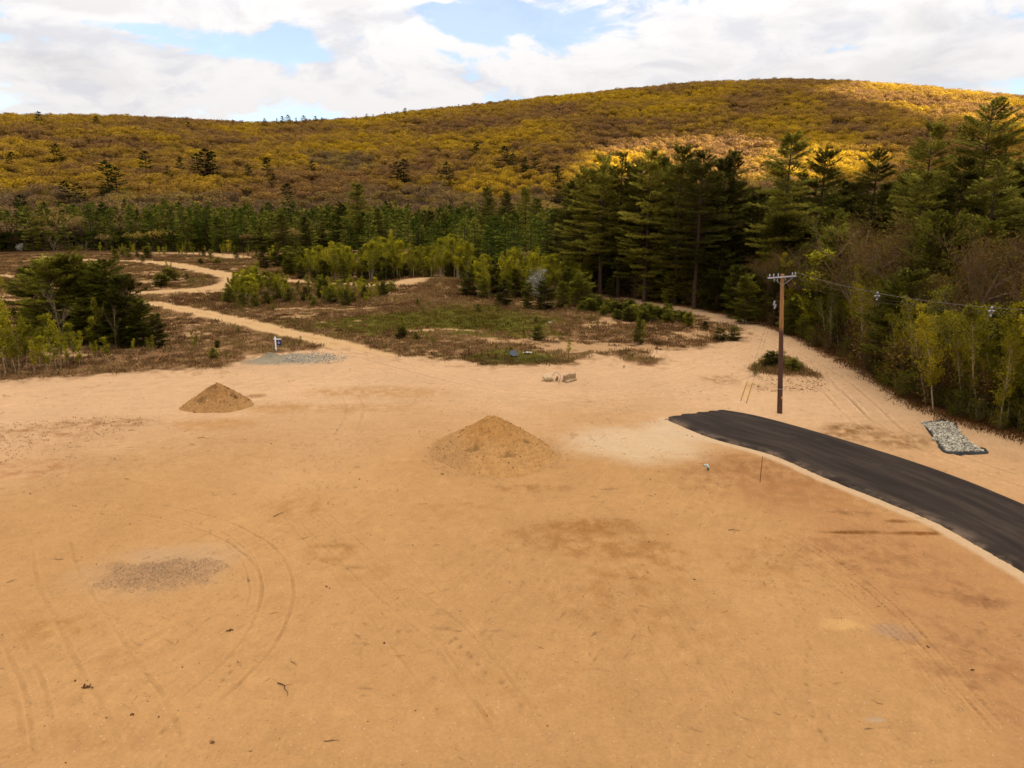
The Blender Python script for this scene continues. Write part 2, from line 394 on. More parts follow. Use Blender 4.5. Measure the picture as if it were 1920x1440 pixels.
# damp, scraped patches with broken edges
def ell(u, v, hw, hh_, amt, col, thr=0.0, seed=1, soft=0.35):
    """ragged stain centred at a photo pixel"""
    c = G0(u, v); ax = abs(G0(u + hw, v)[0] - c[0]); ay = abs(G0(u, v - hh_)[1] - c[1])
    m = (np.abs(X - c[0]) < ax * 2) & (np.abs(Y - c[1]) < ay * 2)
    if not m.any(): return
    x, y = X[m], Y[m]
    q = np.hypot((x - c[0]) / ax, (y - c[1]) / ay)
    e = (1 - sstep(0.45, 1.25, q + 0.30 * fbm(x, y, max(ax, ay) * 0.5, 3, seed)))
    tex = sstep(thr - soft, thr + soft, fbm(x, y, 0.9, 5, seed + 3, 0.65))
    w = np.clip(e * tex * amt * 1.35, 0, 1)[:, None]
    C[m] = C[m] * (1 - w) + P3(col)[None] * w
DAMP = (170, 117, 66)
for k, a in enumerate([(1110, 988, 95, 16, .75, DAMP, -.1), (1110, 1010, 170, 40, .55, DAMP, .0), (1160, 1120, 160, 50, .4, DAMP, .1), (560, 950, 60, 30, .35, DAMP, .1), (860, 960, 90, 22, .3, DAMP, .1), (1200, 1060, 130, 45, .5, DAMP, .12), (1230, 1030, 60, 20, .5, DAMP, .0), (620, 1035, 55, 22, .5, DAMP, .0),
        (1000, 915, 90, 9, .6, DAMP, .1), (690, 1070, 60, 25, .3, DAMP, .1), (1000, 1000, 60, 14, .4, DAMP, .1), (1420, 1050, 110, 50, .35, DAMP, .1), (700, 735, 150, 12, .5, (190, 138, 84), -.1), (640, 765, 190, 9, .45, (190, 138, 84), .0),
        (100, 1175, 90, 25, .5, (178, 128, 72), .0), (250, 1230, 70, 22, .3, DAMP, .1), (40, 880, 140, 20, .5, (182, 120, 78), .1), (60, 812, 130, 20, .55, (166, 112, 70), .12), (200, 792, 110, 9, .6, (150, 100, 60), .1),
        (1600, 998, 60, 3.5, .95, (128, 82, 40), -.3), (1720, 1000, 60, 4, .8, (140, 88, 44), -.2), (1690, 978, 40, 4, .7, (140, 90, 46), -.1), (1600, 960, 45, 8, .5, (140, 96, 60), .0), (1640, 950, 90, 6, .3, DAMP, .0),
        (1800, 1110, 70, 22, .55, (150, 100, 64), .05), (1850, 1130, 50, 14, .6, (140, 92, 60), .0), (1880, 1250, 60, 40, .35, (150, 100, 62), .1), (1600, 805, 60, 12, .75, (150, 106, 66), -.1), (1680, 825, 110, 16, .6, (150, 106, 66), .0), (1560, 815, 30, 6, .6, (150, 106, 66), -.1),
        (1450, 890, 190, 40, .6, (168, 116, 72), -.05), (1640, 1040, 150, 60, .45, (160, 108, 68), .05), (1780, 1230, 130, 90, .4, (158, 108, 70), .1), (1500, 930, 150, 30, .45, (180, 124, 76), .0), (1350, 855, 70, 5, .5, (176, 118, 66), .0), (400, 795, 90, 12, .5, (196, 140, 84), -.2), (520, 765, 60, 12, .4, (190, 136, 80), -.2), (480, 742, 20, 4, .6, (160, 116, 72), -.3),
        (1250, 1180, 200, 60, .25, DAMP, .12), (400, 860, 200, 20, .25, (190, 140, 84), .1), (900, 1300, 300, 60, .22, (186, 132, 74), .1), (200, 1380, 200, 40, .3, (176, 122, 78), .1), (1350, 712, 40, 9, .55, (160, 116, 76), .0), (1480, 700, 60, 8, .5, (170, 124, 84), -.05), (1440, 725, 60, 8, .35, (150, 108, 70), .08)]):
    ell(*a, seed=20 + k)
ell(1575, 1170, 42, 13, .6, (222, 170, 108), -.4, 71); ell(1680, 1185, 45, 18, .45, (176, 140, 112), -.2, 72); ell(1640, 1350, 22, 6, .5, (190, 160, 128), -.4, 73)
ell(1190, 830, 150, 34, .75, (222, 184, 142), -.5, 74); ell(1290, 806, 90, 22, .7, (222, 186, 146), -.5, 75)
ell(560, 673, 90, 11, .8, (184, 158, 128), -.3, 171); ell(495, 678, 48, 7, .9, (170, 146, 118), -.5, 172)
# spread of fine grey stone, lower left
ell(290, 1070, 160, 52, .45, (200, 156, 112), -.4, 76); ell(350, 1045, 110, 30, .4, (208, 166, 124), -.3, 77)
gp = G0(300, 1076); gm = 1 - sstep(0.35, 1.15, np.hypot((X - gp[0] - 0.25 * (Y - gp[1])) / 2.9, (Y - gp[1]) / 1.45) + 0.75 * fbm(X, Y, 1.0, 4, 78))
blend((178, 134, 96), gm * 0.75)
hh += gm * 0.10
gtex = fbm(X, Y, 0.10, 3, 79, 0.8); C *= (1 + gm * 0.45 * gtex)[:, None]
# --- wheel tracks
WN = 0.62
TR = [([(100, 950), (200, 948), (300, 958), (400, 985), (470, 1020), (510, 1060), (520, 1110), (505, 1170), (460, 1235), (400, 1290), (320, 1350)], 1.25, .10, 1.0),
      ([(160, 955), (260, 966), (360, 985), (430, 1015), (470, 1060), (480, 1110), (465, 1160)], .5, .07, .7),
      ([(95, 1000), (110, 1080), (150, 1150), (200, 1240), (260, 1330), (300, 1440)], 1.5, .11, .6),
      ([(0, 1160), (40, 1230), (70, 1310), (90, 1440)], .5, .10, .7), ([(-60, 1180), (10, 1310), (30, 1440)], .45, .10, .6),
      ([(1430, 985), (1490, 1010), (1560, 1052), (1650, 1120), (1720, 1190), (1790, 1270), (1850, 1340), (1920, 1420)], .42, .10, 1.5),
      ([(1400, 990), (1520, 1060), (1620, 1140), (1700, 1210), (1770, 1290), (1830, 1370)], .3, .08, 1.0),
      ([(1180, 812), (1200, 797), (1260, 787), (1330, 790)], .25, .10, 1.0), ([(1170, 815), (1190, 832), (1260, 850), (1340, 858)], .25, .09, .8),
      ([(560, 640), (640, 655), (760, 688), (900, 722), (1050, 748), (1250, 772)], 1.8, .22, .9), ([(620, 664), (760, 700), (880, 728), (1000, 740), (1150, 735), (1290, 700)], 1.8, .2, .6),
      ([(0, 745), (300, 722), (600, 712), (900, 730)], 1.8, .2, .7), ([(0, 760), (250, 735), (560, 725), (800, 742)], 1.8, .2, .5),
      ([(580, 960), (620, 1000), (720, 1090), (850, 1200), (1000, 1400)], 1.5, .10, .5), ([(500, 900), (650, 1060), (820, 1260), (930, 1440)], 1.5, .10, .35),
      ([(1420, 628), (1480, 660), (1560, 705), (1620, 755), (1680, 810), (1800, 862), (2000, 930)], 1.6, .16, 1.3), ([(1440, 655), (1500, 690), (1560, 735), (1620, 790), (1700, 840)], 1.6, .16, 1.2),
      ([(1400, 625), (1490, 672), (1550, 720), (1600, 775)], 1.6, .14, 1.1), ([(1150, 720), (1280, 690), (1380, 655), (1430, 635)], 1.6, .2, .8), ([(1100, 745), (1250, 740), (1400, 700), (1440, 660)], 1.6, .2, .8),
      ([(640, 820), (660, 790), (665, 760), (650, 735)], 1.3, .14, .6), ([(1010, 1440), (900, 1250), (800, 1120), (700, 1010)], 1.4, .10, .3), ([(1350, 1400), (1250, 1200), (1150, 1060), (1080, 960)], 1.4, .10, .3), ([(1500, 1440), (1380, 1250), (1290, 1120), (1180, 1000)], 1.4, .09, .35)]
lugs = {5, 6}
for ti, (pts, gauge, w, amt) in enumerate(TR):
    w = w * (WN if w <= .12 else .8)
    P = smooth_line(WP(pts), 8); pad = gauge + 1.0
    m = (X > P[:, 0].min() - pad) & (X < P[:, 0].max() + pad) & (Y > P[:, 1].min() - pad) & (Y < P[:, 1].max() + pad) & (dist > 14)
    x, y = X[m], Y[m]
    d, s, sd_, L = polydist(x, y, P, False, True)
    ok = d < pad; fade = sstep(0, 2.0, s) * sstep(0, 2.0, L - s)
    brk = 0.35 + 0.65 * sstep(-0.5, 0.4, fbm(x, y, 2.2, 3, 90 + ti))
    q = np.abs(np.abs(sd_ + 0.05 * fbm(x, y, 1.5, 2, 60 + ti)) - gauge / 2)
    gr = np.exp(-(q / w) ** 2); berm = np.exp(-((q - 1.9 * w) / (0.6 * w)) ** 2)
    if ti in lugs: gr = gr * (0.55 + 0.45 * np.sign(np.sin(s * 2 * np.pi / 0.22)))
    a = amt * fade * brk * ok
    a = a * (.9 + .7 * fbm(x, y, .7, 3, 200 + ti))
    hh[m] += a * (-0.05 * gr + 0.035 * berm) * (w / 0.08) ** 0.5
    C[m] *= (1 - 0.17 * a * gr + 0.12 * a * berm)[:, None]
# scraped directional grain (grader passes)
th = math.radians(62); xr = X * math.cos(th) + Y * math.sin(th); yr = -X * math.sin(th) + Y * math.cos(th)
gr1 = fbm(xr / 7.0, yr, 0.30, 4, 31); C *= (1 + 0.13 * gr1 * sstep(-.2, .5, fbm(X, Y, 9, 2, 33)))[:, None]
th = math.radians(8); xr = X * math.cos(th) + Y * math.sin(th); yr = -X * math.sin(th) + Y * math.cos(th)
gr2 = fbm(xr / 6.0, yr, 0.7, 4, 35); C *= (1 + 0.10 * gr2 * sstep(38, 55, dist))[:, None]
crust = sstep(0.42, 0.6, fbm(X, Y, 0.8, 5, 37, 0.7)) * sstep(0.0, 0.5, fbm(X, Y, 7, 3, 38)); C *= (1 - 0.22 * crust)[:, None]
hh += (n_fine * 0.012 + fbm(X, Y, 0.22, 3, 14) * 0.006 + crust * 0.012) * (dist < 70)
# footprints: short lines of dimples
for pts in ([(570, 880), (600, 920), (585, 960), (600, 990)], [(845, 1175), (880, 1230), (950, 1290), (1010, 1340)], [(1480, 1100), (1510, 1200), (1515, 1290), (1545, 1390)], [(440, 1230), (400, 1300), (300, 1370)]):
    P = smooth_line(WP(pts), 6); d = np.concatenate([[0], np.cumsum(np.hypot(*np.diff(P, axis=0).T))])
    for k, s in enumerate(np.arange(0, d[-1], 0.42)):
        c = np.array([np.interp(s, d, P[:, 0]), np.interp(s, d, P[:, 1])]) + rng.normal(0, .09, 2)
        m = (np.abs(X - c[0]) < .4) & (np.abs(Y - c[1]) < .4)
        e = np.exp(-(((X[m] - c[0]) / .07) ** 2 + ((Y[m] - c[1]) / .11) ** 2)); e = e * rng.uniform(.2, .9); C[m] *= (1 - .4 * e)[:, None]; hh[m] -= .03 * e
# --- pale crushed-stone verge beside the paved road
ROAD_UP = [(1352, 768), (1420, 779), (1500, 800), (1600, 830), (1760, 881), (1920, 945), (2150, 1050), (2500, 1230)]
ROAD_LO = [(1246, 786), (1290, 806), (1340, 825), (1440, 852), (1540, 895), (1640, 935), (1740, 976), (1800, 1008), (1920, 1078), (2060, 1180), (2300, 1400)]
lo = smooth_line(WP(ROAD_LO), 8); dl = polydist(X, Y, lo, False)
blend((222, 184, 142), (1 - sstep(0.35, 0.75, dl + 0.12 * fbm(X, Y, .6, 3, 41))) * 0.85 * (dist > 16))
# --- vegetated field
rough = np.zeros(len(X))
e_n = fbm(X, Y, 5, 4, 51) * 1.6 + fbm(X, Y, 1.1, 3, 52) * 0.6
vd = polydist(X, Y, VEG) + e_n * (1 + dist / 120)
veg = 1 - sstep(-0.6, 0.5, vd)
fringe = (1 - sstep(0.5, 3.5, vd)) * (1 - veg) * sstep(-.1, .4, fbm(X, Y, 1.3, 4, 53))
fd = polydist(X, Y, FOREST) + e_n * 0.8
frs = 1 - sstep(-1.2, 0.8, fd)
blend((150, 108, 70), fringe * 0.5 * (dist > 40))
vb = fbm(X, Y, 14, 4, 54); vs = fbm(X, Y, 3.0, 4, 55, .6); vt = fbm(X / 1.8, Y, 1.0, 4, 56, .65)
CC = C.copy(); C = P3((138, 98, 66))[None] * np.ones((len(X), 1))
blend((104, 72, 46), sstep(-.1, .45, vs + .6 * fbm(X, Y, 24, 2, 57))); blend((176, 138, 94), sstep(-.1, .5, vt) * .7)
def grn(u, v, hw, hv, a):
    c = G0(u, v); ax = abs(G0(u + hw, v)[0] - c[0]); ay = abs(G0(u, v - hv)[1] - c[1])
    return a * np.exp(-(((X - c[0]) / ax) ** 2 + ((Y - c[1]) / ay) ** 2))
gm_ = grn(760, 602, 220, 28, 1) + grn(900, 590, 140, 22, .9) + grn(1000, 610, 70, 18, .6) + grn(950, 668, 110, 14, .8) + grn(60, 560, 90, 20, .4) + grn(1180, 672, 40, 6, .6) + grn(560, 640, 40, 8, .5)
blend((104, 96, 30), sstep(.2, .75, gm_ * .78 + vb * .6 + vs * .5 + vt * .25))
blend((84, 76, 30), sstep(.3, .8, grn(960, 676, 120, 9, 1.2) + vs * .3) * .8)
# bare sand showing through the field
sp_ = sstep(.16, .42, vb * .7 + vt * .65 + .5 * fbm(X / 2.0, Y, 4.5, 3, 157) - .35 * np.clip(gm_, 0, 1) + grn(1130, 650, 90, 10, .5) + grn(1290, 625, 60, 12, .35) + grn(990, 640, 120, 6, .35) + grn(620, 690, 200, 14, .4) + grn(120, 540, 200, 25, .2) + grn(330, 610, 60, 20, .15))
blend((204, 158, 112), sp_ * .85)
for pts, w, a in [([(285, 567), (400, 590), (520, 618), (640, 648), (760, 684), (900, 716), (1040, 740)], 1.9, 1), ([(120, 487), (260, 489), (330, 496), (400, 510), (440, 520), (420, 536), (330, 546), (230, 552)], 3.3, .9), ([(-200, 486), (90, 474)], 8, 1),
                  ([(280, 549), (430, 546)], 1.5, .9), ([(-100, 512), (30, 519), (75, 530), (110, 548)], 1.8, .8), ([(280, 473), (380, 476), (450, 483)], 5, .9), ([(440, 512), (560, 527), (640, 531), (700, 537), (740, 536)], 2.6, .9), ([(765, 536), (800, 528), (870, 524)], 3.0, .9), ([(835, 516), (870, 519)], 4, .9),
                  ([(520, 578), (690, 577)], .7, .7), ([(-100, 560), (30, 556)], 1.5, .7), ([(770, 622), (830, 618), (900, 621)], .5, .8)]:
    P = smooth_line(WP(pts), 6); d, s, sd_, L = polydist(X, Y, P, False, True)
    fr = dist / 90
    m_ = (1 - sstep(w * .7, w * 1.25, d + e_n * .5 * fr)) * a
    blend((222, 176, 124), m_)
    if w == 1.9:
        mid = np.exp(-((d - 0.0) / .45) ** 2) * m_ * sstep(-.3, .3, vs); blend((190, 142, 90), mid * .6)
litter = 1 - sstep(-.1, .5, vd * 0); 
# tracks are sand: veg cover only where colour stayed dark
dark = 1 - sstep(.10, .20, C[:, 0])
C = CC * (1 - veg[:, None]) + C * veg[:, None]
rough = veg * dark * 0.9
CC = C.copy(); C = P3((96, 62, 36))[None] * np.ones((len(X), 1))
blend((132, 84, 50), sstep(-.1, .5, vs)); blend((68, 46, 24), sstep(.1, .5, vb + vt * .4)); blend((160, 104, 64), sstep(.25, .6, vt) * .6)
edge = (1 - sstep(1.0, 7.0, -fd)); blend((176, 126, 82), edge * sstep(-.2, .4, fbm(X, Y, 2.2, 3, 58)) * .7)
C = CC * (1 - frs[:, None]) + C * frs[:, None]; rough = np.maximum(rough, frs * .9)
far = sstep(300, 330, dist); C = C * (1 - far[:, None]) + P3((92, 66, 40))[None] * far[:, None]
hh += rough * (fbm(X, Y, 1.6, 3, 59) * .10) * (dist < 330)
# scuffed, damp and dusty flecks over the whole yard
sand_only = (1 - veg) * (1 - frs)
fl1 = sstep(.18, .55, fbm(X, Y, .45, 4, 141, .7)) * sstep(-.05, .45, fbm(X, Y, 5.5, 3, 142)); fl2 = sstep(.25, .6, fbm(X / 2.2, Y, .8, 4, 143, .65)) * sstep(.0, .5, fbm(X, Y, 11, 3, 144))
fl3 = sstep(.2, .6, fbm(X, Y, 1.4, 4, 145, .6)) * sstep(.0, .5, fbm(X, Y, 8, 3, 146))
sk = np.zeros(len(X))
for ang, sd2 in ((12, 151), (-28, 152), (58, 153), (95, 154)):
    t_ = math.radians(ang); xr = X * math.cos(t_) + Y * math.sin(t_); yr = -X * math.sin(t_) + Y * math.cos(t_)
    sk += sstep(.34, .62, fbm(xr / 5.0, yr, .22, 3, sd2, .6)) * sstep(.05, .5, fbm(X, Y, 6, 3, sd2 + 10))
C *= (1 - sand_only * .34 * np.clip(sk, 0, 1))[:, None]
C *= (1 - sand_only * (.36 * fl1 + .34 * fl2) + sand_only * .14 * fl3)[:, None]
MOUND = WP([(1402, 696), (1432, 676), (1468, 668), (1500, 676), (1538, 710), (1500, 705), (1450, 704)])
md = polydist(X, Y, MOUND) + e_n * .9 + .3; mm_ = (1 - sstep(-.5, .6, md)); mdn = mm_
blend((118, 82, 52), mm_ * .85); blend((168, 126, 84), mm_ * sstep(0, .4, vt) * .6); rough = np.maximum(rough, mm_ * .8); hh += .45 * (1 - sstep(-2.6, .3, md))
# small bed of the stone apron is dug in
C = np.clip(C, 0.01, 0.6)
na, nr = len(az), len(rr)
ii, jj = np.meshgrid(np.arange(nr - 1), np.arange(na - 1), indexing='ij')
fq = np.stack([ii * na + jj, ii * na + jj + 1, (ii + 1) * na + jj + 1, (ii + 1) * na + jj], -1).reshape(-1, 4)[:, ::-1]
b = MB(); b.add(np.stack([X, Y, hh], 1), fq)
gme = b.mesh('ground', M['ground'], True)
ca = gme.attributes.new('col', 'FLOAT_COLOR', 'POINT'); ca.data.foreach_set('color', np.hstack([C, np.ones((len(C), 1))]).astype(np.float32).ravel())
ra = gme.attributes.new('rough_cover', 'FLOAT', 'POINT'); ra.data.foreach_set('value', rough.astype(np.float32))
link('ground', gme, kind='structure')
# lookup of the built surface for seating small things
def surf(x, y):
    """height of the built ground sheet"""
    r = np.hypot(x, y); a = np.arctan2(x, y)
    i = np.clip(np.searchsorted(rr, r) - 1, 0, nr - 2); j = np.clip(np.searchsorted(az, a) - 1, 0, na - 2)
    fr = np.clip((r - rr[i]) / (rr[i + 1] - rr[i]), 0, 1); fa = np.clip((a - az[j]) / (az[j + 1] - az[j]), 0, 1)
    H_ = hh.reshape(nr, na)
    return (H_[i, j] * (1 - fa) + H_[i, j + 1] * fa) * (1 - fr) + (H_[i + 1, j] * (1 - fa) + H_[i + 1, j + 1] * fa) * fr
def GS(u, v):
    p = G0(u, v); return Vector((p[0], p[1], float(surf(np.array([p[0]]), np.array([p[1]]))[0])))

# ------------------------------------------------------------------ hill
ha = np.radians(np.arange(-75, 75.1, 0.75)); hr = np.concatenate([np.arange(420, 1100, 12.0), np.arange(1100, 1800, 50.0)])
HA, HR = np.meshgrid(ha, hr); hx = (np.sin(HA) * HR).ravel(); hy = (np.cos(HA) * HR).ravel()
b = MB(); na2, nr2 = len(ha), len(hr)
i2, j2 = np.meshgrid(np.arange(nr2 - 1), np.arange(na2 - 1), indexing='ij')
b.add(np.stack([hx, hy, base_h(hx, hy)], 1), np.stack([i2 * na2 + j2, i2 * na2 + j2 + 1, (i2 + 1) * na2 + j2 + 1, (i2 + 1) * na2 + j2], -1).reshape(-1, 4)[:, ::-1])
M['hillsoil'] = simple('leaf_littered_hillside', A(112, 82, 44), 1.0, var=0.4, scale=0.05)
link('hill', b.mesh('hill', M['hillsoil'], True), kind='structure')

# ------------------------------------------------------------------ clouds added out of view to block the sun, cut open over two sunlit places
S2 = np.array([TO_SUN.x / TO_SUN.z, TO_SUN.y / TO_SUN.z])
def shadow_xy(p): return np.array([p.x - S2[0] * p.z, p.y - S2[1] * p.z])     # where the shadow ray of a point meets level zero
def lit_poly(pts):
    out = []
    for u, v in pts:
        p = RM(u, v, 9.0)
        if p is None: p = RM(u, v + 14, 9.0) or RM(u, v + 30, 9.0)
        out.append(shadow_xy(p + Vector((0, 0, 9))))
    return np.array(out)
LITS = [lit_poly([(1090, 290), (1200, 262), (1320, 258), (1430, 266), (1540, 284), (1640, 282), (1720, 300), (1700, 335), (1560, 335), (1380, 330), (1180, 340), (1060, 345)]),
        lit_poly([(1540, 172), (1680, 200), (1800, 226), (1990, 262), (1990, 205), (1920, 195), (1750, 178), (1600, 166)])]
# push the ridge patch past the crest so the light reaches it
c2 = LITS[1]; LITS[1] = np.vstack([c2[:4], c2[4:] + np.array([60, 160])])
cs = 22.0; gx = np.arange(-900, 1500, cs); gy = np.arange(-420, 1500, cs)
GX, GY = np.meshgrid(gx, gy, indexing='ij')
dmin = np.minimum(polydist(GX.ravel() + 0, GY.ravel(), LITS[0]), polydist(GX.ravel(), GY.ravel(), LITS[1])).reshape(GX.shape) + fbm(GX, GY, 90, 3, 81) * 16
oute = np.hypot((GX - 250) / 1150, (GY - 480) / 930) + 0.10 * fbm(GX, GY, 250, 3, 82)
keep = (dmin > 0) & (oute < 1.0)
CA = 2500.0
def cloudverts(zsign):
    puff = (fbm(GX, GY, 160, 4, 83) + .6) * 120 * np.clip(np.minimum(dmin, (1 - oute) * 900) / 90, 0, 1)
    z = CA + (puff + 22 if zsign > 0 else -14 - puff * .15)
    k = 1.0 * np.ones_like(z) * CA
    return np.stack([GX + S2[0] * CA, GY + S2[1] * CA, z], -1).reshape(-1, 3)
nx, ny = GX.shape; b = MB(); top = cloudverts(1); bot = cloudverts(-1); fs = []
cell = keep[:-1, :-1] & keep[1:, :-1] & keep[:-1, 1:] & keep[1:, 1:]
N0 = nx * ny
for i in range(nx - 1):
    for j in range(ny - 1):
        if not cell[i, j]: continue
        a_, b_, c_, d_ = i * ny + j, (i + 1) * ny + j, (i + 1) * ny + j + 1, i * ny + j + 1
        fs.append([a_, b_, c_, d_]); fs.append([N0 + d_, N0 + c_, N0 + b_, N0 + a_])
        for (di, dj, p, q) in ((0, -1, a_, b_), (1, 0, b_, c_), (0, 1, c_, d_), (-1, 0, d_, a_)):
            ni, nj = i + di, j + dj
            if not (0 <= ni < nx - 1 and 0 <= nj < ny - 1 and cell[ni, nj]): fs.append([p, N0 + p, N0 + q, q])
b.add(np.vstack([top, bot]), fs)
m, t, out = mat('cloud_white'); d_ = t.new('ShaderNodeBsdfDiffuse'); d_.inputs[0].default_value = (.9, .9, .9, 1); tr_ = t.new('ShaderNodeBsdfTranslucent'); tr_.inputs[0].default_value = (.9, .9, .92, 1)
mx = t.new('ShaderNodeMixShader'); mx.inputs[0].default_value = .5; t.l.new(d_.outputs[0], mx.inputs[1]); t.l.new(tr_.outputs[0], mx.inputs[2]); t.l.new(mx.outputs[0], out.inputs[0])
link('sun_blocking_clouds', b.mesh('sun_blocking_clouds', m, True), kind='stuff')

# ------------------------------------------------------------------ tree prototypes
def rdir(n):
    v = rng.normal(size=(n, 3)); return v / np.linalg.norm(v, axis=1)[:, None]
def tone(n, s=0.28): return np.clip(rng.normal(1.0, s, n), 0.4, 1.8)

def white_pine(h, base, spread, dens=1.0, ragged=1.0, whorl=0.62, tuft=0.42, dome=1.9):
    tr = MB(); n = 9; zz = np.linspace(0, h, n); bend = rng.normal(0, .12, 2)
    ax = np.stack([bend[0] * np.sin(zz / h * 3), bend[1] * np.sin(zz / h * 2.4), zz], 1)
    tr.tube(ax, np.interp(zz, [0, h * .5, h], [h * .016, h * .010, .03]), 7)
    cr = MB(); z = base * h
    B, D, S_, L_, Wd, T_ = [], [], [], [], [], []
    while z < h - .3:
        t = (z - base * h) / (h * (1 - base)); prof = (0.70 + 1.3 * t - 0.8 * t * t) if t < .22 else 1.0 - ((t - .22) / .78) ** dome * .86
        nb = rng.integers(3, 6)
        for k in range(nb):
            if rng.random() < .12 * ragged: continue
            a = rng.random() * 2 * math.pi; L = max(.5, spread * prof * (rng.uniform(.55, 1.18) if ragged else 1)); up = np.interp(t, [0, .5, .8, 1], [-.10, .12, .6, 1.5]) + rng.normal(0, .08)
            u = np.linspace(0, 1, 6); hd = np.array([math.cos(a), math.sin(a), 0])
            zc = z + rng.normal(0, .12); c0 = np.array([np.interp(zc, zz, ax[:, 0]), np.interp(zc, zz, ax[:, 1]), zc])
            P = c0 + (hd[None] * (u * L)[:, None]) + np.array([0, 0, 1.0]) * ((u * up + .18 * u ** 2.2 * (1 - t)) * L * .75)[:, None]
            tr.tube(P, np.linspace(max(.02, L * .016), .01, 6), 3, cap=False)
            m = int((26 + 34 * L / 2.2) * dens); uu = rng.uniform(.18, 1.0, m) ** .8; lat = np.array([-hd[1], hd[0], 0])
            w = .34 * L * np.sin(np.clip(uu, 0, 1) * 2.7) ** .8 * rng.uniform(-1, 1, m); w = np.nan_to_num(w)
            base_p = np.stack([np.interp(uu, u, P[:, q]) for q in range(3)], 1) + lat[None] * w[:, None] + np.stack([np.zeros(m), np.zeros(m), rng.normal(0, .09, m) + .05], 1)
            dd = hd[None] * 1.0 + lat[None] * (np.sign(w) * rng.uniform(.2, 1.0, m))[:, None] + np.array([0, 0, 1.0])[None] * rng.uniform(-.05, .75, m)[:, None]
            B.append(base_p); D.append(dd); S_.append(np.cross(dd, np.array([0, 0, 1.0])) + rng.normal(0, .45, (m, 3))); L_.append(rng.uniform(.7, 1.35, m) * tuft); Wd.append(rng.uniform(.5, 1.0, m) * tuft * .5); T_.append(np.full(m, np.clip(rng.normal(1, .22), .5, 1.6)) * tone(m, .2))
        z += whorl * rng.uniform(.7, 1.25)
    m = 40; B.append(np.array([ax[-1]] * m) - np.array([0, 0, 1.0]) * rng.uniform(0, 1.0, m)[:, None]); dd = rdir(m); dd[:, 2] = np.abs(dd[:, 2]) + .8; D.append(dd); S_.append(rdir(m)); L_.append(np.full(m, tuft * 1.1)); Wd.append(np.full(m, tuft * .45)); T_.append(np.ones(m))
    cr.diamonds(np.vstack(B), np.vstack(D), np.vstack(S_), np.concatenate(L_), np.concatenate(Wd), 0, .08, np.concatenate(T_))
    # dead twigs on the bare part of the trunk
    z = .12 * h
    while z < base * h:
        a = rng.random() * 6.28; L = rng.uniform(.5, 1.8); e = np.array([math.cos(a), math.sin(a), rng.uniform(-.3, .2)]) * L
        p0 = np.array([np.interp(z, zz, ax[:, 0]), np.interp(z, zz, ax[:, 1]), z]); tr.tube(np.array([p0, p0 + e * .5, p0 + e + [0, 0, .1]]), [.025, .018, .008], 3, cap=False); z += rng.uniform(.25, .9)
    return tr, cr

def bushy_pine(h, spread, dens=1.0):
    """young pine with boughs to the ground"""
    return white_pine(h, .04, spread, dens, .6, .36 if h > 4 else .15, .38 if h > 4 else .2, 3.2)

def broadleaf(h, cw, ch, nl, leaf, stems=1, lean=.0, shape='oval', br=14, up=1.2, airy=.25):
    tr = MB(); cr = MB(); B, D, T_ = [], [], []
    for s_ in range(stems):
        a = rng.random() * 6.28; off = np.array([math.cos(a), math.sin(a)]) * (.0 if stems == 1 else .12 * h * .3)
        ln_ = rng.normal(0, .05, 2) * h + np.array([lean * h, 0]) + off * (2.0 if stems > 1 else 0)
        hs = h * rng.uniform(.82, 1.0); zz = np.linspace(0, hs, 7); tt = zz / hs
        ax = np.stack([off[0] + ln_[0] * tt ** 1.4 + .012 * h * np.sin(tt * 7 + a), off[1] + ln_[1] * tt ** 1.4, zz], 1)
        tr.tube(ax, np.interp(tt, [0, 1], [max(.018, h * .0078), .012]), 5)
        for k in range(br):
            t = rng.uniform(1 - ch / h, .97); p0 = np.array([np.interp(t * hs, zz, ax[:, q]) for q in range(3)])
            q = (t - (1 - ch / h)) / (ch / h); prof = math.sin(math.pi * (.12 + .80 * q) ** .8) if shape == 'oval' else (1 - q) ** .6
            L = max(.25, cw * prof * rng.uniform(.6, 1.15)); a2 = rng.random() * 6.28; e = np.array([math.cos(a2), math.sin(a2), up * rng.uniform(.5, 1.2)]); e = e / np.linalg.norm(e) * L * 1.25
            mid = p0 + e * .5 + rng.normal(0, .05 * L, 3); P = np.array([p0, mid, p0 + e]); tr.tube(P, [max(.008, h * .0028), .010, .005], 3, cap=False)
            m = max(3, int(nl / br / stems)); u = rng.uniform(.15, 1.05, m)
            B.append(p0[None] + e[None] * u[:, None] + rng.normal(0, airy * (.25 + .3 * L), (m, 3))); dd = rdir(m) * .9 + e[None] / np.linalg.norm(e) * .5 + [0, 0, .25]; D.append(dd); T_.append(np.full(m, np.clip(rng.normal(1, .2), .6, 1.5)) * tone(m, .2))
    B = np.vstack(B); B[:, 2] = np.maximum(B[:, 2], .05); n = len(B)
    cr.diamonds(B, np.vstack(D), rdir(n), rng.uniform(.7, 1.3, n) * leaf, rng.uniform(.45, .8, n) * leaf, 0, .1, np.concatenate(T_))
    return tr, cr

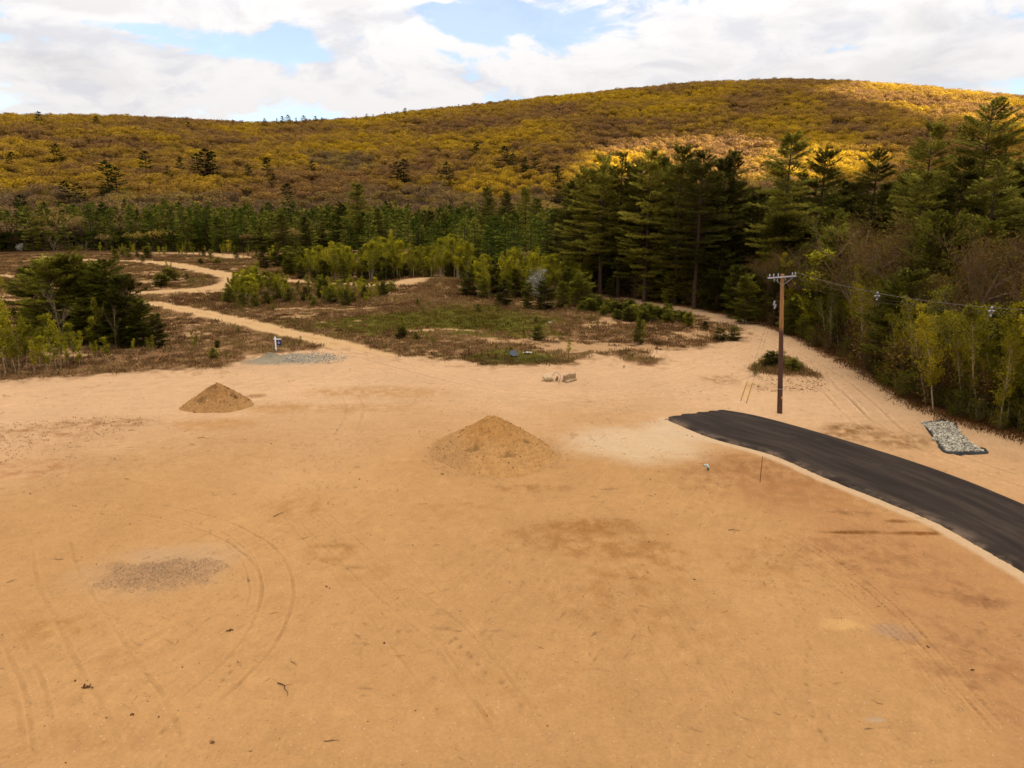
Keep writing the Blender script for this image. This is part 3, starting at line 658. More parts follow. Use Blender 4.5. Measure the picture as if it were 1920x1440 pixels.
def branching(h, spread, buds, bud_size, levels=3, sinuous=.12):
    """a wide bare hardwood with swelling buds"""
    tr = MB(); tips = []
    def grow(p, d, L, r, lev):
        n = 5; P = [p]; dd = d.copy()
        for k in range(n - 1):
            dd = dd + rng.normal(0, sinuous, 3) + np.array([0, 0, .05]); dd /= np.linalg.norm(dd); P.append(P[-1] + dd * L / (n - 1))
        P = np.array(P); tr.tube(P, np.linspace(r, r * .45, n), 5 if lev == levels else 3, cap=lev == levels)
        if lev == 0: tips.append(P[2:]); return
        for k in range(rng.integers(3, 6) + (2 if lev == levels else 0)):
            u = rng.uniform(.38, 1.0) if lev == levels else rng.uniform(.25, 1.0)
            q = P[min(n - 1, int(u * (n - 1)))]; a = rng.random() * 6.28; side = np.array([math.cos(a), math.sin(a), rng.uniform(.1, .7)])
            nd = dd * .55 + side * .8; nd /= np.linalg.norm(nd); grow(q, nd, L * rng.uniform(.45, .7) * (spread if lev == levels else 1), r * .42, lev - 1)
    grow(np.zeros(3), np.array([0, 0, 1.0]), h * .62, h * .013, levels)
    P = np.vstack(tips); n = buds; c = P[rng.integers(0, len(P), n)] + rng.normal(0, h * .03, (n, 3)); c[:, 2] = np.maximum(c[:, 2], .1)
    cr = MB(); cr.diamonds(c, rdir(n) + [0, 0, .3], rdir(n), rng.uniform(.6, 1.4, n) * bud_size, rng.uniform(.3, .7, n) * bud_size, 0, .1, tone(n, .3))
    return tr, cr

def dome_tree(w, h, n, size):
    """rounded crown seen from far: leaf clumps facing outwards over lobes, short trunk and limbs"""
    lob = [(rng.normal(0, w * .22), rng.normal(0, w * .22), h * rng.uniform(.58, .74), w * rng.uniform(.26, .42)) for _ in range(6)]
    B, D, S_, T_ = [], [], [], []
    for (x, y, z, r) in lob:
        m = n // 6; d = rdir(m); d[:, 2] = np.abs(d[:, 2]) * 1.1 - .25 * (rng.random(m) < .35); d /= np.linalg.norm(d, axis=1)[:, None]
        c = np.array([x, y, z]) + d * r * rng.uniform(.75, 1.08, m)[:, None] * np.array([1, 1, .8]); tan = np.cross(d, rdir(m)); B.append(c); D.append(tan); S_.append(np.cross(d, tan) + d * rng.normal(0, .22, m)[:, None]); T_.append(np.full(m, np.clip(rng.normal(1, .16), .6, 1.35)) * tone(m, .07))
    cr = MB(); Bc = np.vstack(B); k = len(Bc); cr.diamonds(Bc, np.vstack(D), np.vstack(S_), rng.uniform(.7, 1.3, k) * size, rng.uniform(.5, 1.0, k) * size, 0, .1, np.concatenate(T_))
    cr.tube([[0, 0, -1], [.1, 0, h * .35], [0, .1, h * .62]], [.22, .17, .09], 4, 1, cap=False)
    for (x, y, z, r) in lob: cr.tube([[0, 0, h * .33], [x * .5, y * .5, h * .45], [x, y, z]], [.10, .07, .03], 3, 1, cap=False)
    return cr

PROTO = {}
def proto(key, pair, mb, ml):
    tr, cr = pair; PROTO.setdefault(key, []).append((tr.mesh(key + '_trunk', mb), cr.mesh(key + '_crown', ml)))
def onemesh(key, pair, mb, ml):
    tr, cr = pair; b = MB()
    for v, f, c in zip(tr.v, tr.f, tr.c): b.v.append(v); b.f.append(f); b.m.append(np.zeros(len(f), int)); b.c.append(c)
    for v, f, c in zip(cr.v, cr.f, cr.c): b.v.append(v); b.f.append(f + tr.n); b.m.append(np.ones(len(f), int)); b.c.append(c)
    b.n = tr.n + cr.n; PROTO.setdefault(key, []).append(b.mesh(key, [mb, ml]))
for k in range(5): proto('white_pine', white_pine(25, [.20, .28, .14, .32, .20][k], [5.0, 4.4, 5.2, 5.3, 4.4][k], 1.9, 1.0, .50, .42), M['bark_dark'], M['pine'])
proto('great_pine', white_pine(30, .34, 6.4, 2.2, 1.3, .52, .46), M['bark_dark'], M['pine'])
proto('great_pine', white_pine(30, .30, 5.6, 2.2, 1.2, .52, .46), M['bark_dark'], M['pine'])
for k in range(4): proto('bushy_pine', bushy_pine(10, [3.2, 2.8, 3.6, 2.7][k], 1.9), M['bark_dark'], M['pine_young'])
for k in range(3): proto('small_pine', white_pine(3, .03, [1.3, 1.1, 1.5][k], 1.3, .5, .16, .22), M['bark_dark'], M['pine_young'])
for k in range(5): proto('birch', broadleaf(6.5, [.95, .8, 1.2, .7, 1.0][k], 5.0, 1500, .17, 1 + k % 2, .03, 'oval', 22, 2.2, .26), M['bark_pale'], M['birch'])
for k in range(5): proto('birch_r', broadleaf(11, [2.3, 1.9, 2.7, 1.6, 2.1][k], 8.6, 3000, .19, 1 + (k % 3), -.12, 'oval', 34, 1.7, .30), M['bark_pale'], M['birch_r'])
for k in range(4): proto('shrub', broadleaf(2.2, [1.2, 1.0, 1.4, .9][k], 2.1, 700, .12, 4, 0, 'oval', 9, 1.0, .4), M['bark_grey'], M['shrub'])
for k in range(4): proto('bare_tree', branching(17, 1.0, 4200, .19, 3), M['bark_grey'], M['bud'])
for k in range(2): proto('dead_tree', branching(8, .9, 60, .12, 3), M['bark_dead'], M['bud'])
proto('limby_tree', branching(15, 1.25, 500, .2, 3, .2), M['bark_dead'], M['bud'])
proto('blossom_tree', broadleaf(6, 1.3, 5.0, 1100, .2, 2, 0, 'oval', 22, 1.3, .4), M['bark_grey'], M['blossom'])
for k in range(4): onemesh('far_pine', white_pine(18, [.03, .08, .02, .10][k], [3.6, 3.2, 4.0, 3.0][k], .42, .8, 1.0, .85), M['bark_dark'], M['pine_far'])
for k in range(3): onemesh('understory', broadleaf(4, 1.6, 3.7, 500, .26, 5, 0, 'oval', 8, 1.3, .5), M['bark_grey'], M['bud'])
for k in range(5): PROTO.setdefault('dome', []).append(dome_tree([9, 7.5, 10, 8, 10.5][k], 12, 330, .92).mesh('dome_tree', [M['hill'], M['bark_grey']]))
for k in range(3): PROTO.setdefault('dome_low', []).append(dome_tree([8, 7, 9][k], 13, 260, .8).mesh('low_tree', [M['hill_low'], M['bark_grey']]))

HREF = dict(white_pine=25, great_pine=30, bushy_pine=10, small_pine=3, birch=6.5, birch_r=11, shrub=2.2, bare_tree=17, dead_tree=8, limby_tree=15, blossom_tree=6)
def tree(kind, name, loc, h, label, cat, group=None, wide=1.0, rz=None, k=None, lean=None):
    P = PROTO[kind]; tm, cm = P[(k if k is not None else random.randrange(len(P))) % len(P)]
    s = h / HREF[kind]; e = link(name, None, loc=(loc[0], loc[1], loc[2] - .03), rot=(0, 0, rz if rz is not None else random.random() * 6.28), scale=(s * wide, s * wide, s), label=label, category=cat, group=group)
    if lean: e.rotation_euler = (lean[0], lean[1], e.rotation_euler[2] if kind != 'birch_r' else random.uniform(-.5, .5))
    link('trunk', tm, e); link('crown', cm, e); return e
def tree_px(kind, name, u, vb, vt, label, cat, group=None, **kw):
    p = GS(u, vb); h = at_depth(u, vt, p.y).z - p.z
    return tree(kind, name, p, max(h, .3), label, cat, group, **kw)

# ------------------------------------------------------------------ scatter as stuff
def scatter(name, pts, rot, scl, meshes, **props):
    src = bpy.data.collections.new(name + '_models')
    for i, me in enumerate(meshes):
        o = bpy.data.objects.new('%s_model_%02d' % (name, i), me); src.objects.link(o)
    me = bpy.data.meshes.new(name); n = len(pts); me.vertices.add(n); me.vertices.foreach_set('co', np.asarray(pts, np.float32).ravel())
    for nm, typ, arr in (('rot', 'FLOAT_VECTOR', rot), ('scl', 'FLOAT_VECTOR', scl)):
        at = me.attributes.new(nm, typ, 'POINT'); at.data.foreach_set('vector', np.asarray(arr, np.float32).ravel())
    at = me.attributes.new('pick', 'INT', 'POINT'); at.data.foreach_set('value', rng.integers(0, len(meshes), n).astype(np.int32))
    o = link(name, me, kind='stuff', **props)
    ng = bpy.data.node_groups.new(name + '_nodes', 'GeometryNodeTree'); ng.interface.new_socket('Geometry', in_out='INPUT', socket_type='NodeSocketGeometry'); ng.interface.new_socket('Geometry', in_out='OUTPUT', socket_type='NodeSocketGeometry')
    N = ng.nodes; L = ng.links; gi = N.new('NodeGroupInput'); go = N.new('NodeGroupOutput'); ip = N.new('GeometryNodeInstanceOnPoints'); ci = N.new('GeometryNodeCollectionInfo')
    ci.inputs[0].default_value = src; ci.inputs['Separate Children'].default_value = True; ci.inputs['Reset Children'].default_value = True; ip.inputs['Pick Instance'].default_value = True
    def na_(nm, ty):
        q = N.new('GeometryNodeInputNamedAttribute'); q.data_type = ty; q.inputs[0].default_value = nm; return q.outputs[0]
    e2r = N.new('FunctionNodeEulerToRotation'); L.new(na_('rot', 'FLOAT_VECTOR'), e2r.inputs[0])
    L.new(gi.outputs[0], ip.inputs['Points']); L.new(ci.outputs[0], ip.inputs['Instance']); L.new(na_('pick', 'INT'), ip.inputs['Instance Index']); L.new(e2r.outputs[0], ip.inputs['Rotation']); L.new(na_('scl', 'FLOAT_VECTOR'), ip.inputs['Scale']); L.new(ip.outputs[0], go.inputs[0])
    md = o.modifiers.new('scatter', 'NODES'); md.node_group = ng; return o
def srz(n): return np.stack([np.zeros(n), np.zeros(n), rng.uniform(0, 6.28, n)], 1)
def sxyz(s, j=.15): return np.stack([s * rng.uniform(1 - j, 1 + j, len(s)), s * rng.uniform(1 - j, 1 + j, len(s)), s], 1)
def inpoly(x, y, P): return polydist(x, y, P) < 0

# hillside forest
pts = []
r_ = 352.0
while r_ < 1060:
    st = 6.5 if r_ < 900 else 7.2; na_ = int(1.52 * r_ / st)
    a = np.linspace(-.76, .76, na_) + rng.normal(0, .3 * st / r_, na_); q = r_ + rng.normal(0, st * .32, na_); pts.append(np.stack([np.sin(a) * q, np.cos(a) * q], 1)); r_ += st * .92
pts = np.vstack(pts); Rr = np.hypot(pts[:, 0], pts[:, 1]); azp = np.arctan2(pts[:, 0], pts[:, 1])
Rm = np.interp(azp, [-0.7, -0.2, 0.1, 0.4, 0.7], [800, 860, 940, 1000, 1000]); keepm = Rr < Rm + 45
pts = pts[keepm]; Rr = Rr[keepm]; azp = azp[keepm]
low = (Rr < 430 + 60 * fbm(pts[:, 0], pts[:, 1], 90, 2, 91)) | ((azp < .05) & (fbm(pts[:, 0], pts[:, 1], 120, 3, 92) > .32 + .0012 * (Rr - 500)))
z = base_h(pts[:, 0], pts[:, 1])
# the nearest rows in view are single trees
first = low & (azp < .08) & (azp > -.68) & (Rr < 430); fi = np.where(first)[0]; fi = fi[np.argsort(Rr[fi])][:260]
sel = np.ones(len(pts), bool); sel[fi] = False
for i in fi:
    s = random.uniform(.8, 1.2)
    link('hardwood_tree', PROTO['dome_low'][random.randrange(3)], loc=(pts[i, 0], pts[i, 1], z[i]), rot=(0, 0, random.random() * 6.28), scale=(s, s, s * random.uniform(.9, 1.15)),
         label='greyish brown budding hardwood at the foot of the wooded hill, behind the dark pine belt', category='tree', group='hardwoods at the foot of the hill')
for nm, mk, meshes, lab in (('upper_hillside_forest', ~low & sel, PROTO['dome'], 'yellow green and brown spring woods covering the long hill'), ('lower_slope_woods', low & sel, PROTO['dome_low'], 'greyish brown budding woods on the lower slope of the hill')):
    p = pts[mk]; n = len(p); s = rng.uniform(.68, 1.12, n)
    scatter(nm, np.column_stack([p, z[mk]]), srz(n), sxyz(s), meshes, label=lab, category='forest')
# evergreens standing out on the hillside: pixel x, top row, bottom row, place
M['dark_pine'] = leafmat('ridge_evergreen_needles', [A(34, 40, 14), A(54, 60, 24)], 0.25, gain=2.1)
DARKP = []
for me in PROTO['far_pine']:
    q = me.copy(); q.name = 'hillside_evergreen'; q.materials[1] = M['dark_pine']; DARKP.append(q)
HE = [(75, 214, 234, 'on the ridge at far left'), (182, 222, 236, 'just under the left ridge'), (108, 276, 302, 'high on the slope above the leftmost field'), (24, 290, 304, 'on the slope near the left edge'), (275, 290, 322, 'alone above the left pines'), (205, 312, 365, 'largest of the dark trees low on the left slope'), (222, 322, 368, 'beside the largest dark tree low on the left slope'),
      (340, 300, 322, 'left of the dark clump on the slope'), (372, 296, 334, 'left one of the dark clump on the slope'), (388, 288, 334, 'middle of the dark clump on the slope'), (402, 292, 334, 'right one of the dark clump on the slope'), (466, 314, 334, 'small and round, on the slope right of the dark clump'), (503, 302, 330, 'slender, above the pine belt'), (514, 330, 345, 'squat, under the slender one above the pine belt'), (585, 308, 326, 'small, above the spruces in the middle'), (316, 316, 334, 'small, between the two dark groups on the left slope'), (354, 232, 242, 'under the skyline left of centre'), (745, 310, 340, 'left one of the pair on the mid slope'), (758, 306, 340, 'right one of the pair on the mid slope'), (838, 312, 345, 'on the mid slope above the birch belt'),
      (893, 272, 292, 'small, high on the slope at the middle of the picture'), (945, 280, 308, 'left of the evergreens beside the sunlit woods'), (962, 294, 316, 'second of the evergreens beside the sunlit woods'), (985, 300, 322, 'third of the evergreens beside the sunlit woods'), (1004, 302, 326, 'fourth of the evergreens beside the sunlit woods'), (1045, 318, 352, 'just left of the tall pines'), (1047, 356, 380, 'low beside the tall pines'), (40, 372, 392, 'low at the left edge of the slope'), (125, 348, 382, 'low on the slope above the left pine belt'), (150, 352, 385, 'second one low on the slope above the left pine belt'), (540, 352, 386, 'dark, at the foot of the slope left of the big spruce'), (1455, 205, 214, 'tiny, high on the big shaded hilltop')]
for (u, vt, vb, where) in HE:
    p = RM(u, vb, 8.0) or RM(u, vb + 6, 8.0)
    if p is None: continue
    h = max(9.0, at_depth(u, vt, p.y).z - p.z); s = h / 18
    link('hillside_evergreen', random.choice(DARKP), loc=p, scale=(s * 1.6, s * 1.6, s * 1.1), rot=(0, 0, random.random() * 6), label='dark green evergreen ' + where, category='evergreen', group='evergreens scattered on the hillside')
for u, hpx in [(497, 9), (520, 8), (530, 12), (541, 14), (556, 8), (570, 12), (592, 10), (604, 7), (437, 5), (688, 8), (700, 6), (722, 8), (735, 6), (760, 11), (745, 6), (668, 5), (860, 5), (890, 4), (455, 4), (1040, 4)]:
    vv = np.interp(u, [a for a, _ in RIDGE], [b_ for _, b_ in RIDGE]); p = RM(u, vv + 4, 8.5) or RM(u, vv + 8, 8.5) or RM(u, vv + 14, 8.5)
    if p is None: continue
    h = max(8.0, at_depth(u, vv - hpx * 1.0 - 1, p.y).z - p.z); s = h / 18
    link('skyline_evergreen', DARKP[2 if hpx > 8 else 1], loc=p, scale=(s * 1.15, s * 1.15, s), rot=(0, 0, random.random() * 6), label='small dark evergreen poking above the skyline of the ridge', category='evergreen', group='evergreens along the skyline')

# pine belt behind the field
def rand_px_region(n, P):
    """random world points inside polygon of photo pixels"""
    Pw = WP(P); lo_, hi_ = Pw.min(0), Pw.max(0); out = []
    while len(out) < n:
        q = rng.uniform(lo_, hi_, (n * 4, 2)); q = q[inpoly(q[:, 0], q[:, 1], Pw)]; out += list(q)
    return np.array(out[:n])
belt = rand_px_region(3000, [(-160, 472), (250, 470), (430, 476), (520, 470), (640, 468), (760, 466), (1060, 462), (1080, 438), (-260, 438)])
rb = np.hypot(belt[:, 0], belt[:, 1]); belt = belt[rb < 380]; rb = np.hypot(belt[:, 0], belt[:, 1])
order = np.argsort(rb); nearb = order[:280]; restb = order[280:]
right_gap = lambda u: u
for i in nearb:
    x, y = belt[i]; s = random.uniform(.72, 1.02)
    link('belt_pine', random.choice(PROTO['far_pine']), loc=(x, y, gz(x, y)), rot=(0, 0, random.random() * 6.28), scale=(s, s, s * random.uniform(.9, 1.05)), label='dark green pine in the dense belt between the field and the hill', category='pine tree', group='pines of the belt behind the field')
p = belt[restb]; n = len(p); scatter('pine_belt', np.column_stack([p, base_h(p[:, 0], p[:, 1])]), srz(n), sxyz(rng.uniform(.75, 1.0, n)), PROTO['far_pine'], label='mass of dark pines behind the front rows of the pine belt', category='forest')
# hardwood brush mixed in the right half of the belt
for q in rand_px_region(110, [(-60, 474), (250, 471), (560, 476), (1050, 474), (1060, 452), (-60, 452)]):
    s = random.uniform(.55, .85); link('hardwood_tree', random.choice(PROTO['dome_low']), loc=(q[0], q[1], gz(*q)), scale=(s, s, s), rot=(0, 0, random.random() * 6), label='low greyish brown hardwood mixed into the pine belt', category='tree', group='hardwoods mixed into the pine belt')
for (u, vb, vt, w, lab) in [(675, 478, 345, 1.25, 'tallest dark spruce of the belt, standing in the middle of the picture'), (645, 476, 380, 1.2, 'dark pine leaning on the left side of the tallest spruce'), (532, 480, 402, 1.5, 'broad dark pine left of the tallest spruce with layered boughs'), (808, 476, 396, 1.3, 'dark pine right of the tallest spruce above the birch belt'), (915, 470, 352, 1.1, 'left pointed pine of the group left of the tall woods'), (950, 470, 362, 1.1, 'middle pine of the group left of the tall woods'), (985, 468, 352, 1.1, 'right pointed pine of the group left of the tall woods'), (1005, 480, 372, 1.2, 'low pine next to the tall woods'), (712, 476, 392, 1.1, 'dark pine just right of the tallest spruce'), (575, 478, 408, 1.1, 'dark pine between the broad pine and the tallest spruce')]:
    tree_px('white_pine', 'pine_tree', u, vb, vt, lab, 'pine tree', wide=w, k=2)

# ------------------------------------------------------------------ tall woods on the right
for i, (u, vb, vt, w, lab) in enumerate([(1042, 536, 392, 1.2, 'lowest pine at the left end of the tall woods'), (1065, 540, 345, 1.1, 'left end pine of the tall woods'), (1090, 551, 318, 1.0, 'second pine from the left end of the tall woods'), (1125, 556, 298, 1.0, 'third pine from the left end of the tall woods'), (1158, 558, 292, .95, 'pine with a flat bushy top, left part of the tall woods'), (1208, 566, 284, 1.0, 'pine with dark ragged top above the bend of the dirt road'), (1236, 554, 300, .9, 'pine set back between two taller pines above the dirt road'), (1264, 572, 277, 1.0, 'tallest pine of the left group of the tall woods'), (1302, 580, 292, 1.05, 'pine with long bright boughs above the dirt road'), (1330, 560, 304, .9, 'pine set back at the right of the left group'), (1356, 568, 286, .95, 'last pine of the left group, before the gap'),
        (1455, 588, 256, 1.15, 'wide layered pine right behind the utility pole'), (1520, 578, 284, 1.1, 'pine at the right shoulder of the wide layered pine'), (1612, 575, 290, .95, 'short pine in the gap right of the wide layered pine'), (1900, 600, 238, 1.1, 'pine at the right edge of the picture'), (1555, 570, 340, 1.0, 'low bushy pine behind the bare hardwoods'), (1180, 550, 330, 1.0, 'pine in the second row left of the road bend'), (1100, 545, 350, 1.0, 'pine in the second row at the left end'), (1285, 552, 320, 1.0, 'pine in the second row near the bright boughs')]):
    tree_px('white_pine', 'white_pine', u, vb, vt, lab, 'pine tree', wide=w, k=i)
for i, (u, vb, vt) in enumerate([(1075, 544, 340), (1112, 548, 322), (1142, 548, 315), (1176, 552, 312), (1192, 560, 306), (1222, 562, 302), (1248, 556, 312), (1282, 566, 304), (1318, 568, 310), (1342, 572, 300), (1408, 570, 360), (1480, 572, 330), (1575, 572, 345), (1640, 575, 345), (1740, 580, 320), (1850, 585, 300)]):
    tree_px('white_pine', 'white_pine', u, vb, vt, 'pine standing in the second row of the tall woods', 'pine tree', 'second row pines of the tall woods', wide=1.1, k=[0, 2, 4][i % 3])
tree_px('great_pine', 'white_pine', 1797, 608, 190, 'tallest pine with spreading ragged crown and dark ivy-clad trunk', 'pine tree', k=0, wide=.95)
tree_px('great_pine', 'white_pine', 1702, 596, 232, 'second tallest pine, left of the tallest one', 'pine tree', k=1, wide=.9)
tree_px('bushy_pine', 'young_pine', 1690, 650, 425, 'green conical young pine under the second tallest pine', 'pine tree', wide=.75, k=1)
for (u, vb, vt, w, lab) in [(1375, 596, 500, .9, 'dark bushy pine at the roadside left of the utility pole'), (1395, 606, 520, 1.1, 'low spreading pine touching the road left of the utility pole'), (1255, 572, 510, 1.0, 'small bushy pine under the trunks above the road'), (1535, 640, 500, .9, 'green bushy pine in front of the hardwoods right of the utility pole'), (1860, 760, 590, .7, 'dark pine inside the birches at the right'), (1905, 800, 700, 1.1, 'low dark pine at the foot of the birches at the right edge'), (1720, 725, 620, .8, 'dark bush-like pine under the birches'), (1640, 680, 580, .8, 'dark low pine between the leaning birches'), (1080, 552, 520, 1.2, 'dark low pine where the dirt road disappears'), (1145, 558, 522, 1.1, 'dark round pine at the edge of the dirt road'), (1480, 628, 560, 1.0, 'dark low pine behind the utility pole')]:
    tree_px('bushy_pine', 'young_pine', u, vb, vt, lab, 'pine tree', wide=w)
# rows behind
fe = smooth_line(WP(FOREDGE), 6)
def behind_edge(n, dmin_, dmax_, u0=1060, u1=2050):
    out = []
    while len(out) < n:
        u = rng.uniform(u0, u1); k = np.interp(u, [a for a, _ in FOREDGE], [b_ for _, b_ in FOREDGE]); p = G0(u, k); q = p * (1 + rng.uniform(dmin_, dmax_) / np.linalg.norm(p)); out.append(q)
    return np.array(out)
for q in behind_edge(60, 30, 110, 1120): tree('white_pine', 'white_pine', (q[0], q[1], gz(*q)), random.uniform(17, 22), 'pine deep inside the tall woods, mostly hidden by the front trees', 'pine tree', 'pines inside the tall woods', wide=1.1)
for q in behind_edge(64, 4, 60, 1360, 2050): tree('bare_tree', 'bare_hardwood', (q[0], q[1], gz(*q)), random.uniform(11, 18), 'reddish brown budding hardwood among the tall pines', 'tree', 'budding hardwoods in the tall woods', wide=random.uniform(.8, 1.1))
for q in behind_edge(26, 3, 30, 1080, 1400): tree('bare_tree', 'bare_hardwood', (q[0], q[1], gz(*q)), random.uniform(6, 12), 'thin brown budding hardwood under the tall pines by the dirt road', 'tree', 'thin hardwoods under the tall pines')
q = behind_edge(380, 1.0, 40, 1080, 2100); n = len(q); scatter('woodland_undergrowth', np.column_stack([q, base_h(q[:, 0], q[:, 1])]), srz(n), sxyz(rng.uniform(.5, 1.3, n)), PROTO['understory'], label='brown and green undergrowth between the trunks of the tall woods', category='undergrowth')
q = behind_edge(900, 80, 260, 1080, 2200); n = len(q); scatter('distant_woods', np.column_stack([q, base_h(q[:, 0], q[:, 1])]), srz(n), sxyz(rng.uniform(.8, 1.15, n)), PROTO['far_pine'][:3] + PROTO['dome_low'][:2], label='woods behind the tall pines, up to the foot of the hill', category='forest')
tree_px('limby_tree', 'bare_hardwood', 1870, 690, 470, 'leafless tree with long crooked pale limbs behind the right birches', 'tree', wide=1.3)
tree_px('limby_tree', 'bare_hardwood', 1640, 640, 455, 'leafless tree with pale crooked limbs behind the leaning birches', 'tree', wide=1.1)
tree_px('birch', 'birch_tree', 1522, 640, 462, 'small bright green tree, first to leaf, right of the utility pole', 'tree', wide=1.7, k=2)
# birches along the road at right
BR = []
for u in np.arange(1490, 2010, 13):
    k = np.interp(u, [a for a, _ in FOREDGE], [b_ for _, b_ in FOREDGE]); BR.append((u + random.uniform(-6, 6), k - random.uniform(4, 30)))
for i, (u, vb) in enumerate(BR):
    p = GS(u, vb); h = random.uniform(6.5, 9.0) if u < 1700 else random.uniform(8.5, 11.5) if u < 1790 else random.uniform(8.2, 10.4)
    h *= random.choice([.62, .8, .9, 1.0, 1.08]); p = GS(u, vb - random.uniform(0, 10))
    e = tree('birch_r', 'birch_tree', p, h, 'slender leaning birch with pale trunk and yellow green leaves at the edge of the woods', 'birch', 'leaning birches along the right woods', lean=(random.uniform(-.04, .1), random.uniform(-.12, .02)))
for i, q in enumerate(behind_edge(26, 6, 16, 1480, 2050)):
    tree('birch_r', 'birch_tree', (q[0], q[1], gz(*q)), random.uniform(7, 11), 'birch in the second row behind the leaning birches', 'birch', 'second row of birches', lean=(random.uniform(-.04, .1), random.uniform(-.1, .04)))
for q in behind_edge(22, 5, 34, 1440, 2040): tree('bushy_pine', 'young_pine', (q[0], q[1], gz(*q)), random.uniform(6, 15), 'green pine between the birches and the budding hardwoods at the right', 'pine tree', 'green pines behind the right birches', wide=random.uniform(.8, 1.1))
for q in behind_edge(16, 1, 9, 1100, 1420): tree('bushy_pine', 'young_pine', (q[0], q[1], gz(*q)), random.uniform(3, 9), 'young green pine under the tall pines beside the dirt road', 'pine tree', 'young pines under the tall woods', wide=random.uniform(.9, 1.2))
for i in range(60):
    u = random.uniform(1420, 1930); k = np.interp(u, [a for a, _ in FOREDGE], [b_ for _, b_ in FOREDGE]) - random.uniform(2, 22); p = GS(u, k)
    tree('shrub', 'shrub', p, random.uniform(.8, 2.4), 'low scrubby bush at the foot of the right birches', 'shrub', 'bushes under the right birches')

# ------------------------------------------------------------------ left pine clump and birches
for (u, vb, vt, w, lab) in [(75, 632, 505, 1.1, 'leftmost bushy pine of the left clump'), (110, 640, 490, 1.15, 'left bushy pine with pale dead branches in front'), (150, 634, 482, 1.1, 'top pine in the middle of the left clump'), (180, 628, 500, 1.0, 'pine set back in the middle of the left clump'), (215, 640, 490, 1.15, 'round-topped pine at the right of the left clump'), (245, 645, 520, 1.1, 'right side pine of the left clump with long low boughs'), (270, 648, 565, 1.2, 'lowest pine at the right foot of the left clump'), (298, 652, 590, 1.0, 'small dark pine at the right end of the left clump'), (185, 655, 610, 1.3, 'dark low pine in front of the left clump'), (235, 652, 600, 1.3, 'low pine in front of the right half of the left clump'), (60, 620, 560, 1.2, 'low pine at the left foot of the left clump'), (130, 628, 500, 1.2, 'pine filling the back of the left clump'), (200, 632, 505, 1.2, 'broad pine between the two tallest of the left clump'), (165, 645, 570, 1.3, 'wide low pine in the middle front of the left clump'), (95, 650, 580, 1.3, 'wide low pine at the left front of the left clump')]:
    tree_px('bushy_pine', 'young_pine', u, vb, vt, lab, 'pine tree', wide=w)
tree_px('dead_tree', 'dead_tree', 122, 655, 500, 'bare grey forked tree standing in front of the left pine clump', 'tree', wide=.6)
tree_px('dead_tree', 'dead_tree', 85, 640, 545, 'small bare grey tree at the left side of the left pine clump', 'tree', wide=.6)
tree_px('dead_tree', 'dead_tree', 219, 655, 545, 'thin bare grey tree before the right pines of the left clump', 'tree', wide=.4)
LB = [(4, 706, 565), (30, 700, 600), (52, 694, 612), (38, 690, 640), (72, 690, 606), (96, 684, 590), (110, 694, 616), (90, 700, 630), (128, 688, 640), (140, 678, 606), (152, 672, 622), (205, 684, 628), (180, 676, 640), (248, 664, 638), (-12, 712, 590), (18, 690, 620), (62, 702, 640), (10, 676, 560), (-25, 700, 570), (175, 655, 590), (180, 650, 560), (285, 668, 630), (120, 665, 590), (45, 672, 600), (-50, 700, 580), (150, 690, 650), (30, 655, 540)]
for (u, vb, vt) in LB:
    tree_px('birch', 'birch_sapling', u, vb, vt - 4, 'slim yellow green birch sapling in the thicket in front of the left pines', 'birch', 'birch saplings before the left pines', wide=1.25)
tree_px('birch', 'birch_sapling', 366, 660, 620, 'lone thin birch sapling right of the left pine clump', 'birch')
tree_px('birch', 'birch_sapling', 15, 560, 515, 'lone yellow green sapling near the left edge of the field', 'birch')
for (u, vb, vt, w, lab) in [(402, 672, 652, 1.3, 'round dark pine seedling by the yard, left of the sign'), (407, 652, 638, 1.2, 'second dark pine seedling behind the round one'), (301, 538, 515, 2.2, 'dark pine bush left of the field path'), (318, 526, 504, 2.4, 'broad dark pine bush under the lone sapling in the field'), (350, 524, 513, 1.3, 'small dark bush right of the broad pine bush'), (377, 495, 485, 1.5, 'small dark pine beside the far sand path'), (408, 494, 482, 1.6, 'dark pine at the far side of the field'), (753, 634, 612, 1.5, 'dark pine seedling below the bright sapling in the field'), (783, 572, 560, 1.0, 'tiny pine in the green grass'), (779, 638, 622, 1.1, 'tiny pine right of the dark seedling'), (1008, 638, 612, 1.1, 'dark pine seedling in the middle of the brush island'), (1006, 604, 594, 1.2, 'tiny dark pine behind the middle seedling'), (1010, 616, 607, 1.3, 'tiny low pine just above the middle seedling'), (959, 664, 650, 1.0, 'dark pine seedling behind the dark plastic tub'),
        (1198, 645, 600, .7, 'narrow green sapling pine at the right of the brush island'), (1292, 612, 586, 1.2, 'single dark pine beside the dirt road'), (1350, 638, 615, 1.5, 'dark pine bush at the right tip of the brush island'), (1376, 638, 614, 1.1, 'last dark pine bush at the road bend'), (1322, 618, 602, 1.1, 'small pine before the road bend'), (1447, 692, 660, 2.0, 'dark pine left of the utility pole foot'), (1484, 698, 672, 2.0, 'dark pine right of the utility pole foot'), (1165, 588, 578, 1.0, 'small pine behind the narrow sapling'), (897, 585, 570, .9, 'tiny pine in the grass left of the round dark pines')]:
    tree_px('small_pine', 'pine_seedling', u, vb, vt, lab, 'small pine', wide=w)
